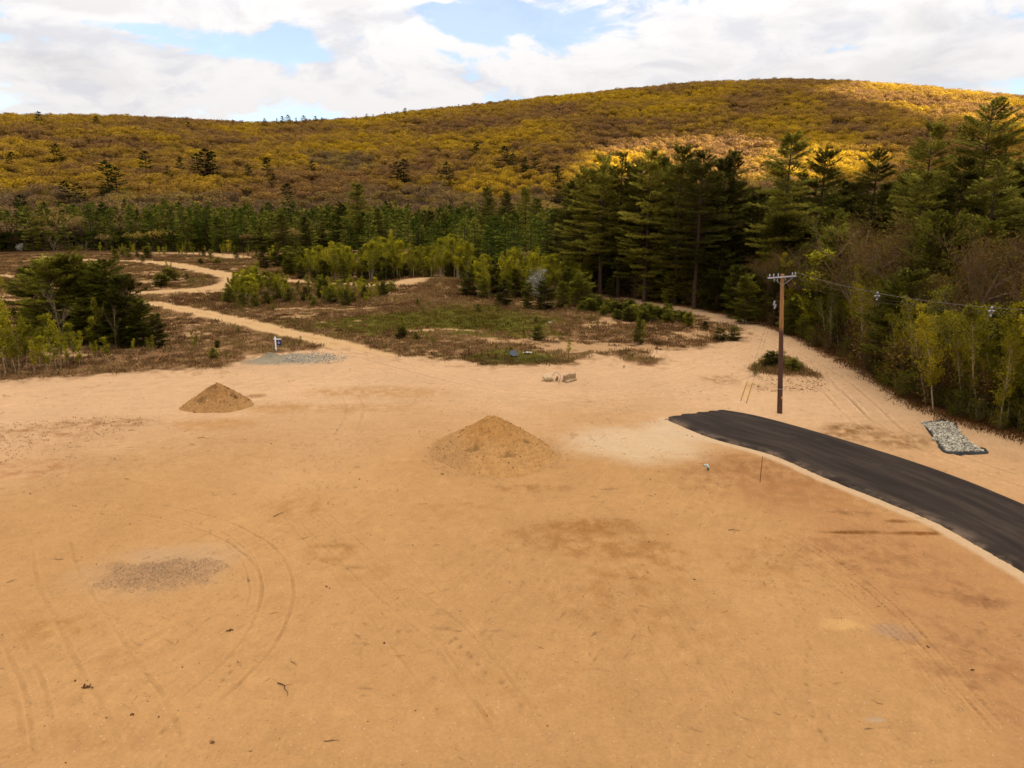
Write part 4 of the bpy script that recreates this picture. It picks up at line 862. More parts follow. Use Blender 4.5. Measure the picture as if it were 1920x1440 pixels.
for (u, vb, vt, w, lab) in [(318, 520, 488, 1.2, 'yellow green sapling rising behind the broad pine bush'), (757, 628, 588, 1.1, 'bright yellow green sapling alone in the green grass'), (512, 588, 562, 1.1, 'yellow green sapling right of the thicket'), (982, 640, 612, 1.5, 'pale green bush left of the middle seedling'), (1206, 640, 598, 1.0, 'light green sapling behind the narrow pine'), (1066, 664, 640, 2.0, 'wiry yellow green bush on the sand inlet')]:
    tree_px('birch', 'sapling', u, vb, vt, lab, 'sapling', wide=w)
# scattered bushes
SB = [(60, 506, 494), (40, 500, 490), (358, 540, 522), (362, 530, 518), (382, 532, 518), (390, 520, 513), (395, 490, 483), (430, 495, 488), (445, 498, 489), (470, 585, 570), (448, 580, 566), (800, 640, 625), (1060, 585, 572), (815, 650, 634), (722, 660, 648), (560, 650, 640), (1185, 672, 662), (1120, 610, 600), (1150, 600, 588), (1110, 602, 590), (1415, 705, 680), (1500, 700, 680), (1465, 680, 655), (1170, 690, 684), (985, 605, 596), (930, 655, 646), (880, 662, 654), (1030, 675, 666), (1000, 678, 668), (900, 675, 667), (350, 480, 470), (330, 484, 476), (300, 640, 628), (340, 650, 640), (150, 480, 462)]
for _ in range(90):
    u = random.uniform(300, 1380); vb = random.uniform(560, 680); p0 = G0(u, vb)
    if polydist(np.array([p0[0]]), np.array([p0[1]]), VEG)[0] > -1.5: continue
    if rough[int(np.argmin((X - p0[0]) ** 2 + (Y - p0[1]) ** 2))] > .4: SB.append((u, vb, vb - random.uniform(5, 12)))
for (u, vb, vt) in SB: tree_px('shrub', 'shrub', u, vb, vt, 'small scrubby bush on the open field', 'shrub', 'small bushes scattered on the field')
# thicket left of centre
for i in range(46):
    u = random.uniform(428, 545); vb = random.uniform(545, 568) - (u > 520) * 4; hpx = 42 * (1 - abs(u - 480) / 110) + random.uniform(4, 16)
    tree_px('birch', 'birch_sapling', u, vb, vb - hpx, 'yellow green sapling in the thicket left of the middle of the field', 'sapling', 'saplings of the field thicket', wide=1.6)
for (u, vb, hp) in [(430, 566, 26), (455, 572, 22), (520, 560, 30), (545, 566, 26), (480, 574, 24), (605, 560, 36), (620, 568, 28), (648, 572, 28), (662, 566, 20), (575, 564, 26), (590, 572, 16), (636, 556, 30), (685, 560, 22), (722, 552, 24), (716, 556, 26), (735, 548, 20), (500, 570, 22), (680, 545, 22)]:
    tree_px('small_pine', 'pine_seedling', u, vb, vb - hp, 'dark green young pine at the foot of the field thickets', 'small pine', 'young pines in the field thickets', wide=1.1)
for i in range(34):
    u = random.uniform(555, 710); vb = random.uniform(545, 572); tree_px('birch', 'birch_sapling', u, vb, vb - random.uniform(14, 38), 'low yellow green sapling right of the field thicket', 'sapling', 'low saplings right of the field thicket', wide=1.5)
# birch belt in the middle distance
for i in range(210):
    u = random.uniform(560, 880); vb = random.uniform(500, 530) if u > 600 else random.uniform(505, 522); top = 452 + 12 * math.sin(u * .05) + random.uniform(-6, 22)
    if u < 620: top += 22
    tree_px('birch', 'birch_tree', u, vb, min(top, vb - 22), 'slim yellow green birch in the belt across the middle of the picture', 'birch', 'birches of the middle belt', wide=1.25)
for i in range(60):
    u = random.uniform(490, 900); vb = random.uniform(508, 532) - (12 if u < 560 else 0); tree_px('bushy_pine', 'young_pine', u, vb, vb - random.uniform(18, 46), 'dark green young pine among the birches of the middle belt', 'pine tree', 'young pines of the middle belt', wide=1.15)
for i in range(34):
    u = random.uniform(150, 560); vb = random.uniform(476, 484) + (u > 450) * 10; tree_px('birch', 'birch_tree', u, vb, vb - random.uniform(14, 34), 'small yellow green birch along the foot of the pine belt', 'birch', 'small birches before the pine belt', wide=1.1)
for i in range(16):
    u = random.choice([random.uniform(200, 300), random.uniform(380, 520)]); vb = random.uniform(478, 490); tree_px('bushy_pine', 'young_pine', u, vb, vb - random.uniform(10, 20), 'small dark pine along the foot of the pine belt', 'pine tree', 'small pines before the pine belt', wide=1.3)
tree_px('dead_tree', 'bare_tree', 105, 484, 432, 'pale leafless tree at the far left edge of the field', 'tree', k=0); tree_px('dead_tree', 'bare_tree', 162, 484, 440, 'second pale leafless tree at the far left of the field', 'tree', k=1, wide=.8)
tree_px('blossom_tree', 'blossoming_tree', 38, 474, 455, 'small whitish blossoming tree before the left pine belt', 'tree', wide=1.6)
for q in rand_px_region(90, [(880, 522), (1062, 532), (1062, 474), (620, 474), (620, 484), (740, 496), (870, 506)]):
    s = random.uniform(.5, .85); link('belt_pine', random.choice(PROTO['far_pine']), loc=(q[0], q[1], gz(*q)), rot=(0, 0, random.random() * 6.28), scale=(s * 1.1, s * 1.1, s), label='dark pine between the birches of the middle belt and the tall woods', category='pine tree', group='pines behind the birch belt')
# grove right of centre
for i in range(85):
    u = random.uniform(890, 1105); vb = random.uniform(535, 562); top = 466 + abs(u - 975) * .16 + random.uniform(-8, 26); tree_px('birch', 'birch_tree', u, vb, top, 'tall yellow green birch of the grove beside the woods', 'birch', 'birches of the grove right of centre', wide=1.3)
for (u, vb, vt, w, lab) in [(880, 556, 512, 1.1, 'leftmost dark round pine at the front of the grove'), (908, 560, 520, .9, 'second dark round pine from the left at the front of the grove'), (945, 572, 524, 1.1, 'dark round pine in the middle front of the grove'), (990, 578, 530, .8, 'dark dense pine right of the middle round one'), (1020, 580, 528, 1.1, 'large dark round pine at the front of the grove'), (1055, 576, 530, .9, 'dark pine right of the large round one'), (1090, 574, 515, .9, 'green pine at the right end of the grove'), (968, 560, 505, .8, 'dark pine set back inside the grove'), (925, 552, 490, .9, 'green pine set back at the left of the grove'), (1065, 560, 505, .9, 'dark pine set back at the right of the grove')]:
    tree_px('bushy_pine', 'young_pine', u, vb, vt, lab, 'pine tree', wide=w * 1.25)
tree_px('blossom_tree', 'blossoming_tree', 1003, 566, 498, 'white blossoming tree between the dark pines of the grove', 'tree', wide=1.3)
tree_px('blossom_tree', 'blossoming_tree', 918, 545, 484, 'thin white blossoming tree at the left of the grove', 'tree', wide=.9)
for i in range(70):
    u = random.uniform(1085, 1285); c = 572 + (u - 1085) * .13; vb = c + random.uniform(-2, 20) * (1 - abs(u - 1180) / 160); tree_px('small_pine', 'pine_seedling', u, vb, vb - random.uniform(9, 24), 'low dark pine in the thicket along the dirt road', 'small pine', 'low pines along the dirt road', wide=1.4)

# ------------------------------------------------------------------ low cover on the field
def tuft_mesh(nm, n, h, w, mt):
    b = MB(); base = np.column_stack([rng.normal(0, w, n), rng.normal(0, w, n), np.zeros(n)]); d = rdir(n) * .6; d[:, 2] = rng.uniform(.5, 1.2, n); b.diamonds(base, d, rdir(n), rng.uniform(.6, 1.3, n) * h, rng.uniform(.12, .3, n) * h, 0, .05, tone(n, .25)); return b.mesh(nm, mt)
HT = [tuft_mesh('heath_tuft', 26, .30, .30, M['heath']) for _ in range(4)]; GT = [tuft_mesh('grass_tuft', 26, .24, .32, M['grass']) for _ in range(3)]
cand = rand_px_region(70000, YARD + [(1110, 543), (900, 500), (600, 482), (-150, 474), (-700, 500)])
cr_ = np.hypot(cand[:, 0], cand[:, 1]); cand = cand; cand = cand[rng.random(len(cand)) < np.clip(150 / cr_, .15, 1) * .9]
mnd = rand_px_region(330, [(1402, 696), (1432, 676), (1468, 668), (1500, 676), (1538, 710), (1500, 705), (1450, 704)]); cand = np.vstack([cand, mnd])
def nearest_attr(x, y):
    r = np.hypot(x, y); a = np.arctan2(x, y); i = np.clip(np.searchsorted(rr, r), 0, nr - 1); j = np.clip(np.searchsorted(az, a), 0, na - 1); return i * na + j
ix = nearest_attr(cand[:, 0], cand[:, 1]); okc = rough[ix] > .35; cand = cand[okc]; ix = ix[okc]
isg = C[ix, 1] > C[ix, 0] * .80
for nm, mk, ms, lab in (('field_heath', ~isg, HT, 'reddish brown dry heath and weeds over the open field'), ('field_grass', isg, GT, 'patches of fresh green grass on the open field')):
    p = cand[mk]; n = len(p); scatter(nm, np.column_stack([p, surf(p[:, 0], p[:, 1])]), srz(n), sxyz(rng.uniform(.5, 1.5, n) * (1 + .25 * (np.hypot(p[:, 0], p[:, 1]) > 120))), ms, label=lab, category='ground cover')
q = behind_edge(5000, -1.5, 16, 1110, 2200); n = len(q); LT = [tuft_mesh('litter_tuft', 18, .22, .35, leafmat('leaf_litter', [A(96, 56, 30), A(130, 84, 46), A(110, 90, 40)], .3, .2)) for _ in range(3)]
scatter('woodland_litter', np.column_stack([q, surf(q[:, 0], q[:, 1])]), srz(n), sxyz(rng.uniform(.5, 1.4, n)), LT, label='brown leaf litter and weeds along the edge of the right woods', category='ground cover')

# ------------------------------------------------------------------ paved road
up = smooth_line(WP(ROAD_UP), 10); lo = smooth_line(WP(ROAD_LO), 10)
def resamp(P, n):
    d = np.concatenate([[0], np.cumsum(np.hypot(*np.diff(P, axis=0).T))]); s = np.linspace(0, d[-1], n); return np.column_stack([np.interp(s, d, P[:, 0]), np.interp(s, d, P[:, 1])]), d[-1]
ns, ntc = 260, 26
U_, Lr = resamp(up, ns); L_, _ = resamp(lo, ns)
tt = np.linspace(0, 1, ntc); V = []; UVs = []
for i in range(ns):
    for j in range(ntc):
        t = tt[j]; p = L_[i] * (1 - t) + U_[i] * t
        if i < 12:   # ragged, feathered start
            p = p + (U_[12] - U_[0]) / np.linalg.norm(U_[12] - U_[0]) * (1 - i / 12) * (.7 * fbm(np.array([t * 3.0]), np.array([.3]), .30, 4, 7, .7)[0] - .2)
        if j in (0, ntc - 1): p = p + rng.normal(0, .018, 2) + .05 * fbm(np.array([i * .3]), np.array([float(j)]), 1.0, 3, 8)[0]
        V.append(p); UVs.append((i / (ns - 1) * Lr, t))
V = np.array(V); zr = base_h(V[:, 0], V[:, 1]); UVs = np.array(UVs)
fd_ = np.clip(np.minimum(UVs[:, 1], 1 - UVs[:, 1]) / .012, 0, 1); st_ = np.clip(UVs[:, 0] / .35, 0, 1)
zz_ = zr + .02 + .065 * fd_ * st_ + .05 * np.sin(np.pi * UVs[:, 1])
border = (fd_ * st_) < .01; zz_[border] = zr[border] - .06
ir, jr = np.meshgrid(np.arange(ns - 1), np.arange(ntc - 1), indexing='ij'); k0 = ir * ntc + jr
b = MB(); b.add(np.column_stack([V, zz_]), np.stack([k0, k0 + 1, k0 + ntc + 1, k0 + ntc], -1).reshape(-1, 4)[:, ::-1])
m, t, out = mat('fresh_asphalt'); pb = t.new('ShaderNodeBsdfPrincipled'); t.l.new(pb.outputs[0], out.inputs[0])
ua = t.new('ShaderNodeAttribute'); ua.attribute_name = 'along'; va = t.new('ShaderNodeAttribute'); va.attribute_name = 'across'; cmb = t.new('ShaderNodeCombineXYZ'); t.l.new(t.math('MULTIPLY', ua.outputs['Fac'], .10), cmb.inputs[0]); t.l.new(t.math('MULTIPLY', va.outputs['Fac'], 6.0), cmb.inputs[1])
s1 = t.noise(cmb.outputs[0], 1.6, 6, .62); pos = t.new('ShaderNodeNewGeometry').outputs['Position']; s2 = t.noise(pos, 22, 4, .7); s3 = t.noise(pos, .55, 4, .6)
cx = t.mix(t.maprange(s1, .34, .78), (*A(50, 39, 31), 1), (*A(80, 65, 53), 1)); cx = t.mix(t.maprange(s3, .58, .78, 0, .45), cx, (*A(98, 80, 68), 1))
lop = t.math('MULTIPLY', t.maprange(va.outputs['Fac'], .16, .0, 0, 1), t.maprange(s3, .42, .62)); cx = t.mix(t.math('MULTIPLY', lop, .55), cx, (*A(160, 130, 104), 1))
kk = t.maprange(s2, .3, .7, .8, 1.2); sc = t.new('ShaderNodeVectorMath', operation='SCALE'); t.l.new(cx, sc.inputs[0]); t.l.new(kk, sc.inputs[3]); t.l.new(sc.outputs[0], pb.inputs['Base Color']); pb.inputs['Roughness'].default_value = .85; pb.inputs['Specular IOR Level'].default_value = .08
bp = t.new('ShaderNodeBump'); bp.inputs['Strength'].default_value = .4; bp.inputs['Distance'].default_value = .01; t.l.new(s2, bp.inputs['Height']); t.l.new(bp.outputs[0], pb.inputs['Normal'])
rme = b.mesh('road', m, True)
for nm, ar in (('along', UVs[:, 0]), ('across', UVs[:, 1])): at = rme.attributes.new(nm, 'FLOAT', 'POINT'); at.data.foreach_set('value', ar.astype(np.float32))
link('road', rme, kind='structure')

# ------------------------------------------------------------------ heaps
def heap(name, u, vfront, vtop, halfw_px, label, cat, col_top, col_low, seed, sq=1.0, grey=None, rough_amt=1.0):
    f = G0(u, vfront); R = halfw_px / F * (f[1] / math.cos(PITCH)) * 1.0; c = f + np.array([f[0] / f[1], 1.0]) * R * .92
    apex = at_depth(u + (c[0] / c[1] * 0), vtop, c[1]).z - gz(*c)
    na_, nr_ = 180, 80; th = np.linspace(0, 2 * np.pi, na_, endpoint=False); q = np.linspace(0, 1.12, nr_); TH, Q = np.meshgrid(th, q)
    out_r = R * (1 + .07 * np.sin(TH * 2 + seed) + .05 * np.sin(TH * 3 + seed * 2) + .03 * np.sin(7 * TH + seed)); x = np.cos(TH) * Q * out_r; y = np.sin(TH) * Q * out_r * sq
    prof = np.clip(1 - Q, 0, None); h = apex * (1.0 * prof - .055 * np.exp(-(Q / .07) ** 2) * 1.0) / .965
    h = h + rough_amt * (fbm(x, y, R * .5, 4, seed + 1) * .08 * R / 4 * np.sin(np.pi * np.clip(Q, 0, 1)) + fbm(x, y, .5, 4, seed + 2, .6) * .085 * sstep(.05, .4, prof * 1.6) * (Q < 1))
    h -= .10 * sstep(.98, 1.12, Q); h += .04 * (1 - sstep(.9, 1.1, Q)) * fbm(x, y, .3, 3, seed)
    sl = sstep(.2, .5, fbm(x, y, 1.1, 4, seed + 5)) * (Q < .7); h -= .10 * sl * rough_amt; h += rough_amt * .06 * sstep(.2, .5, fbm(x, y, .28, 2, seed + 31)) * (Q < .95)
    X_ = x + c[0]; Y_ = y + c[1]; base = base_h(X_, Y_); Z_ = base + h
    k = (1 - sstep(.25, .75, Q + .3 * fbm(x, y, 1.5, 3, seed + 7)))[..., None]
    colr = np.array(A(*col_top)) * k + np.array(A(*col_low)) * (1 - k)
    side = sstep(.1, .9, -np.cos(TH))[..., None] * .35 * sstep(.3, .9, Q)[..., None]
    if grey: colr = colr * (1 - side) + np.array(A(*grey)) * side  # left face darkened in the colour, standing for its shade
    colr = colr * (1 + .28 * fbm(x, y, .35, 4, seed + 9, .7) - .36 * sl * rough_amt - .22 * sstep(.3, .6, fbm(x, y, .22, 3, seed + 12, .7)))[..., None]
    i_, j_ = np.meshgrid(np.arange(nr_ - 1), np.arange(na_), indexing='ij'); jn = (j_ + 1) % na_
    b = MB(); b.add(np.stack([x, y, Z_ - gz(*c)], -1).reshape(-1, 3), np.stack([i_ * na_ + j_, (i_ + 1) * na_ + j_, (i_ + 1) * na_ + jn, i_ * na_ + jn], -1).reshape(-1, 4))
    me = b.mesh(name, M['pile'], True); ca = me.attributes.new('col', 'FLOAT_COLOR', 'POINT'); ca.data.foreach_set('color', np.concatenate([np.clip(colr, .01, .7).reshape(-1, 3), np.ones((na_ * nr_, 1))], 1).astype(np.float32).ravel())
    ra = me.attributes.new('rough_cover', 'FLOAT', 'POINT'); ra.data.foreach_set('value', np.full(na_ * nr_, .18, np.float32))
    return link(name, me, loc=(c[0], c[1], gz(*c)), label=label, category=cat), c, R
HB, PC, PR = heap('sand_pile', 925, 890, 779, 132, 'large conical pile of brown sand in the middle of the bare yard', 'sand pile', (194, 138, 80), (204, 150, 93), 3.0, grey=(176, 134, 94))
HL, PL, PLR = heap('sand_pile', 412, 775, 717, 64, 'small dark brown sand pile at the left side of the yard', 'sand pile', (176, 126, 76), (188, 138, 86), 8.0)
heap('gravel_pile', 508, 681, 660, 30, 'low heap of grey crushed stone below the white sign post', 'gravel pile', (150, 134, 112), (168, 150, 124), 5.0, rough_amt=.5)

# ------------------------------------------------------------------ loose stones, clods, twigs
def pebble(nm, mt):
    b = MB(); v = rdir(14) * rng.uniform(.8, 1.15, 14)[:, None] * [1, .8, .6]; import bmesh
    bm = bmesh.new(); [bm.verts.new(q) for q in v]; bmesh.ops.convex_hull(bm, input=bm.verts); me = bpy.data.meshes.new(nm); bm.to_mesh(me); bm.free(); me.materials.append(mt); return me
def rockmat(nm, cols, rnd=True):
    m, t, out = mat(nm); pb = t.new('ShaderNodeBsdfPrincipled'); t.l.new(pb.outputs[0], out.inputs[0]); oi = t.new('ShaderNodeObjectInfo'); rp = t.new('ShaderNodeValToRGB')
    while len(rp.color_ramp.elements) < len(cols): rp.color_ramp.elements.new(.5)
    for i, c in enumerate(cols): rp.color_ramp.elements[i].position = i / (len(cols) - 1); rp.color_ramp.elements[i].color = (*c, 1)
    n = t.noise(t.new('ShaderNodeTexCoord').outputs['Object'], 2.5, 5, .65); t.l.new(t.math('ADD', t.math('MULTIPLY', oi.outputs['Random'], .8), t.math('MULTIPLY', t.math('SUBTRACT', n, .4), .6)), rp.inputs[0]); t.l.new(rp.outputs[0], pb.inputs['Base Color']); pb.inputs['Roughness'].default_value = .9; pb.inputs['Specular IOR Level'].default_value = .15; return m
M['peb'] = rockmat('field_stone', [A(150, 104, 64), A(205, 156, 106), A(232, 196, 150)]); M['clod'] = rockmat('dark_clod', [A(90, 56, 28), A(140, 92, 50)]); M['gravel'] = rockmat('crushed_stone', [A(146, 108, 72), A(190, 150, 108), A(230, 198, 156)]); M['rip'] = rockmat('pale_riprap', [A(128, 116, 100), A(188, 176, 156), A(232, 222, 204)])
PB = [pebble('pebble', M['peb']) for _ in range(4)]; CB = [pebble('clod', M['clod']) for _ in range(3)]; GB = [pebble('gravel', M['gravel']) for _ in range(5)]; RB = [pebble('riprap', M['rip']) for _ in range(5)]
def rvec(n): return rng.uniform(0, 6.28, (n, 3))
def sc1(s): return np.stack([s, s, s], 1)
p = rand_px_region(5200, [(-100, 1460), (-60, 800), (1000, 760), (1500, 960), (2020, 1300), (2020, 1460)]); n = len(p); s = np.clip(rng.lognormal(-4.15, .45, n), .008, .05)
scatter('scattered_pebbles', np.column_stack([p, surf(p[:, 0], p[:, 1])]), rvec(n), sc1(s), PB, label='small pale pebbles strewn over the bare sand', category='pebbles')
p = rand_px_region(2600, [(-100, 1460), (-60, 760), (1300, 760), (1500, 960), (2020, 1300), (2020, 1460)]); dn = fbm(p[:, 0], p[:, 1], 4, 3, 97) + fbm(p[:, 0], p[:, 1], .8, 2, 98) * .6; p = p[dn > .05]; n = len(p); s = np.clip(rng.lognormal(-3.9, .5, n), .01, .07)
scatter('dark_clods', np.column_stack([p, surf(p[:, 0], p[:, 1])]), rvec(n), sc1(s), CB, label='dark crumbs of earth on the bare sand', category='clods')
a = rng.uniform(0, 2 * np.pi, 9000); q = np.sqrt(rng.random(9000)) ; q = np.where(rng.random(9000) < .7, q, q * 1.25); px_, py_ = gp[0] + np.cos(a) * 2.9 * q + .25 * np.sin(a) * q, gp[1] + np.sin(a) * 1.5 * q
kp = rng.random(9000) < (1.1 - q * .75) * sstep(-.35, .45, fbm(px_, py_, .8, 3, 222) + (.9 - q) * .6); px_, py_ = px_[kp], py_[kp]; n = len(px_); scatter('gravel_spread', np.column_stack([px_, py_, surf(px_, py_) + .004]), rvec(n), sc1(rng.uniform(.010, .032, n)), GB, label='flat spread of grey brown gravel in the lower left of the yard', category='gravel')
# base of the big pile: crumbled fringe
a = rng.uniform(0, 6.28, 1300); q = PR * (1.02 + rng.normal(0, .06, 1300)); px_, py_ = PC[0] + np.cos(a) * q * 1.02, PC[1] + np.sin(a) * q; n = len(px_); scatter('pile_crumbs', np.column_stack([px_, py_, surf(px_, py_) + .01]), rvec(n), sc1(rng.uniform(.012, .035, n)), PB, label='ring of pebbles around the foot of the large sand pile', category='pebbles')
def on_heap(ob, c, R, n, smin, smax, nm, lab, meshes):
    bpy.context.view_layer.update(); out = []
    for _ in range(n):
        a_ = rng.uniform(0, 6.28); q_ = R * math.sqrt(rng.random()) * .98; x_, y_ = math.cos(a_) * q_, math.sin(a_) * q_
        hit, co, _n, _i = ob.ray_cast(Vector((x_, y_, 20)), Vector((0, 0, -1)))
        if hit: out.append(ob.matrix_world @ co)
    scatter(nm, np.array([list(q) for q in out]), rvec(len(out)), sc1(rng.uniform(smin, smax, len(out)) * np.where(rng.random(len(out)) < .06, 2.0, 1.0)), meshes, label=lab, category='clods')
on_heap(HB, PC, PR, 1500, .012, .045, 'large_pile_clods', 'lumps and pebbles on the faces of the large sand pile', PB[:2] + CB)
on_heap(HL, PL, PLR, 420, .02, .06, 'small_pile_clods', 'lumps and pebbles on the faces of the small sand pile', PB[:1] + CB)
# coarse grey stones right of the gravel heap
p = rand_px_region(3200, [(505, 668), (555, 657), (600, 659), (655, 667), (640, 681), (580, 688), (510, 690), (455, 687), (470, 677)]); cpx = G0(570, 672); dq = np.hypot((p[:, 0] - cpx[0]) / 4.6, (p[:, 1] - cpx[1]) / 2.6); p = p[(dq + .75 * fbm(p[:, 0], p[:, 1], 1.6, 4, 321)) < rng.uniform(.35, 1.25, len(p))]; n = len(p); scatter('stone_spill', np.column_stack([p, surf(p[:, 0], p[:, 1]) + .02]), rvec(n), sc1(rng.uniform(.03, .10, n)), RB, label='spilled pale grey stones beside the low gravel heap', category='stones')
p = rand_px_region(900, [(-60, 880), (-60, 800), (150, 780), (320, 782), (250, 800), (100, 850)]); n = len(p); scatter('stony_streak', np.column_stack([p, surf(p[:, 0], p[:, 1]) + .01]), rvec(n), sc1(rng.uniform(.015, .055, n)), PB + CB, label='streak of stones and clods across the left of the yard', category='stones')
p = rand_px_region(500, [(1420, 705), (1540, 705), (1560, 735), (1420, 735)]); n = len(p); scatter('pole_foot_stones', np.column_stack([p, surf(p[:, 0], p[:, 1]) + .01]), rvec(n), sc1(np.clip(rng.lognormal(-3.0, .6, n), .02, .2)), PB, label='stones lying on the sand behind the utility pole', category='stones')
# twigs: short crooked sticks
TW = []
for _ in range(4):
    b = MB(); L = 1.0; P = np.cumsum(np.vstack([[0, 0, .02], rng.normal(0, .05, (5, 3)) * [1, 1, .2] + [.2, 0, 0]]), 0); b.tube(P, [.016, .02, .018, .014, .01, .006], 5); b.tube([P[2], P[2] + [.1, .12, .03], P[2] + [.2, .2, .04]], [.01, .008, .004], 4); TW.append(b.mesh('twig', simple('twig_bark', A(96, 62, 36), .95, var=.3)))
p = rand_px_region(420, [(-100, 1460), (-60, 760), (1300, 760), (1500, 960), (2020, 1300), (2020, 1460)]); n = len(p); scatter('twig_litter', np.column_stack([p, surf(p[:, 0], p[:, 1]) + .005]), srz(n), sc1(np.clip(rng.lognormal(-1.7, .4, n), .08, .5)), TW, label='tiny twigs and root ends littering the bare sand', category='twigs')
for (u, v, L, ang, where) in [(663, 877, .45, .2, 'on open sand left of the large pile'), (512, 970, .9, .9, 'pointing up on the sand above the gravel spread'), (233, 898, .6, -.3, 'in the left of the yard below the small pile'), (520, 1282, 1.0, -.9, 'lying slantwise near the lower left of the yard'), (370, 822, .9, .1, 'crooked, below the small pile'), (240, 808, .7, .3, 'beside the stony streak'), (1365, 995, .8, .0, 'curved, in the middle right of the yard'), (465, 1085, .5, -1.1, 'bent, at the right end of the gravel spread'), (607, 1391, .6, .0, 'at the bottom of the picture left of the middle'), (545, 1240, .5, -.8, 'above the slanting one at the lower left'), (1620, 1368, .4, 0., 'thin, at the lower right'), (240, 840, .5, .4, 'small, above the long wheel arc'), (12, 1093, .5, .9, 'at the left edge of the yard'), (1180, 1085, .4, .1, 'in the damp ground right of the middle')]:
    g = GS(u, v); o = link('stick', random.choice(TW), loc=(g.x, g.y, g.z + .012), rot=(0, 0, ang), scale=(L * .8, L, L), label='short dark stick ' + where, category='stick')
# clump of dark debris
for (u, v, s, where) in [(432, 1183, .09, 'in the lower left, under the wheel arc'), (163, 1289, .13, 'beside the left wheel ruts'), (949, 870, .07, 'stuck on the face of the large sand pile'), (830, 889, .09, 'at the left foot of the large sand pile'), (1740, 1214, .07, 'on the lugged wheel track'), (1823, 1256, .06, 'at the right of the lugged wheel track'), (250, 1340, .07, 'at the bottom left of the yard')]:
    g = GS(u, v); b = MB()
    z0 = 0
    if where.startswith('stuck'):
        g = at_depth(u, v, PC[1] - PR * .55); z0 = 0
    for k in range(14): b.add((np.array([[0, 0, 1], [1, 0, 0], [-.5, .9, 0], [-.5, -.9, 0], [0, 0, -.6]]) * rng.uniform(.2, .5) + rng.normal(0, .55, 3) * [1, .7, .25]) * s, [[0, 1, 2, 2], [0, 2, 3, 3], [0, 3, 1, 1], [4, 2, 1, 1], [4, 3, 2, 2], [4, 1, 3, 3]])
    link('clod', b.mesh('clod', simple('dark_earth', A(104, 64, 32), .95, var=.4)), loc=(g.x, g.y, g.z + s * .25), label='dark lump of earth ' + where, category='clod')
for (u, v, s, where) in [(398, 1393, .10, 'at the bottom, left of the middle'), (470, 1409, .06, 'near the bottom edge right of its neighbour'), (155, 1316, .05, 'below the dark lump by the left ruts'), (178, 963, .05, 'above the gravel spread'), (1016, 826, .04, 'right side of the large sand pile')]:
    g = GS(u, v); link('stone', random.choice(PB), loc=(g.x, g.y, g.z + s * .35), scale=(s, s, s), rot=(0, 0, u), label='pale fist-sized stone ' + where, category='stone')

# ------------------------------------------------------------------ stone apron with fabric edge (right)
AP = [(1732, 794), (1782, 792), (1800, 815), (1818, 832), (1848, 848), (1776, 848), (1755, 825)]
Pw = WP(AP); e = link('stone_apron', None, loc=(0, 0, 0), label='bed of pale riprap stones edged with black fabric between the paved road and the birches', category='stone bed')
cc = Pw.mean(0); e.location = (cc[0], cc[1], gz(*cc)); b = MB()
rim = smooth_line(np.vstack([Pw, Pw[:1]]), 6)[:-1]; outr = cc + (rim - cc) * 1.05; nR = len(rim)
zi = np.array([gz(*q) for q in rim]); v = np.vstack([np.column_stack([rim - cc, np.full(nR, .07) + .03 * rng.normal(size=nR)]), np.column_stack([outr - cc, np.full(nR, .09) + .05 * rng.normal(size=nR)]), np.column_stack([cc + (rim - cc) * 1.09 - cc, np.full(nR, -.05)])])
f = [];
for k in range(nR):
    n2_ = (k + 1) % nR; f += [[k, n2_, nR + n2_, nR + k], [nR + k, nR + n2_, 2 * nR + n2_, 2 * nR + k]]
f.append
b.add(v, f); b.add(np.vstack([[0, 0, .03], np.column_stack([rim - cc, np.full(nR, .05)])]), [[0, 1 + k, 1 + (k + 1) % nR, 1 + (k + 1) % nR] for k in range(nR)])
link('fabric_edge', b.mesh('fabric_edge', simple('black_fabric', (.02, .018, .017), .85, var=.3)), e)
lo_, hi_ = Pw.min(0), Pw.max(0); q = rng.uniform(lo_, hi_, (3600, 2)); q = q[polydist(q[:, 0], q[:, 1], Pw) + .35 * fbm(q[:, 0], q[:, 1], .7, 3, 411) < .08]; b = MB()
for x, y in q:
    me = random.choice(RB); vv = np.array([v_.co[:] for v_ in me.vertices]); s = rng.uniform(.05, .13); a = rng.random() * 6.28; vv = vv @ np.array(Euler((a, a * 2, a * 3)).to_matrix()).T * s + [x - cc[0], y - cc[1], .03 + rng.uniform(0, .07)]
    ff = [list(p_.vertices) + [p_.vertices[-1]] for p_ in me.polygons]; b.add(vv, ff, 0, rng.choice([.45, .7, .9, 1.1, 1.35]))
m, t, out = mat('riprap_stone'); pb = t.new('ShaderNodeBsdfPrincipled'); t.l.new(pb.outputs[0], out.inputs[0]); at = t.new('ShaderNodeAttribute'); at.attribute_name = 'tone'; sc = t.new('ShaderNodeVectorMath', operation='SCALE'); sc.inputs[0].default_value = A(206, 190, 164); t.l.new(at.outputs['Fac'], sc.inputs[3]); t.l.new(sc.outputs[0], pb.inputs['Base Color']); pb.inputs['Roughness'].default_value = .9
link('riprap', b.mesh('riprap', m), e, kind='stuff')

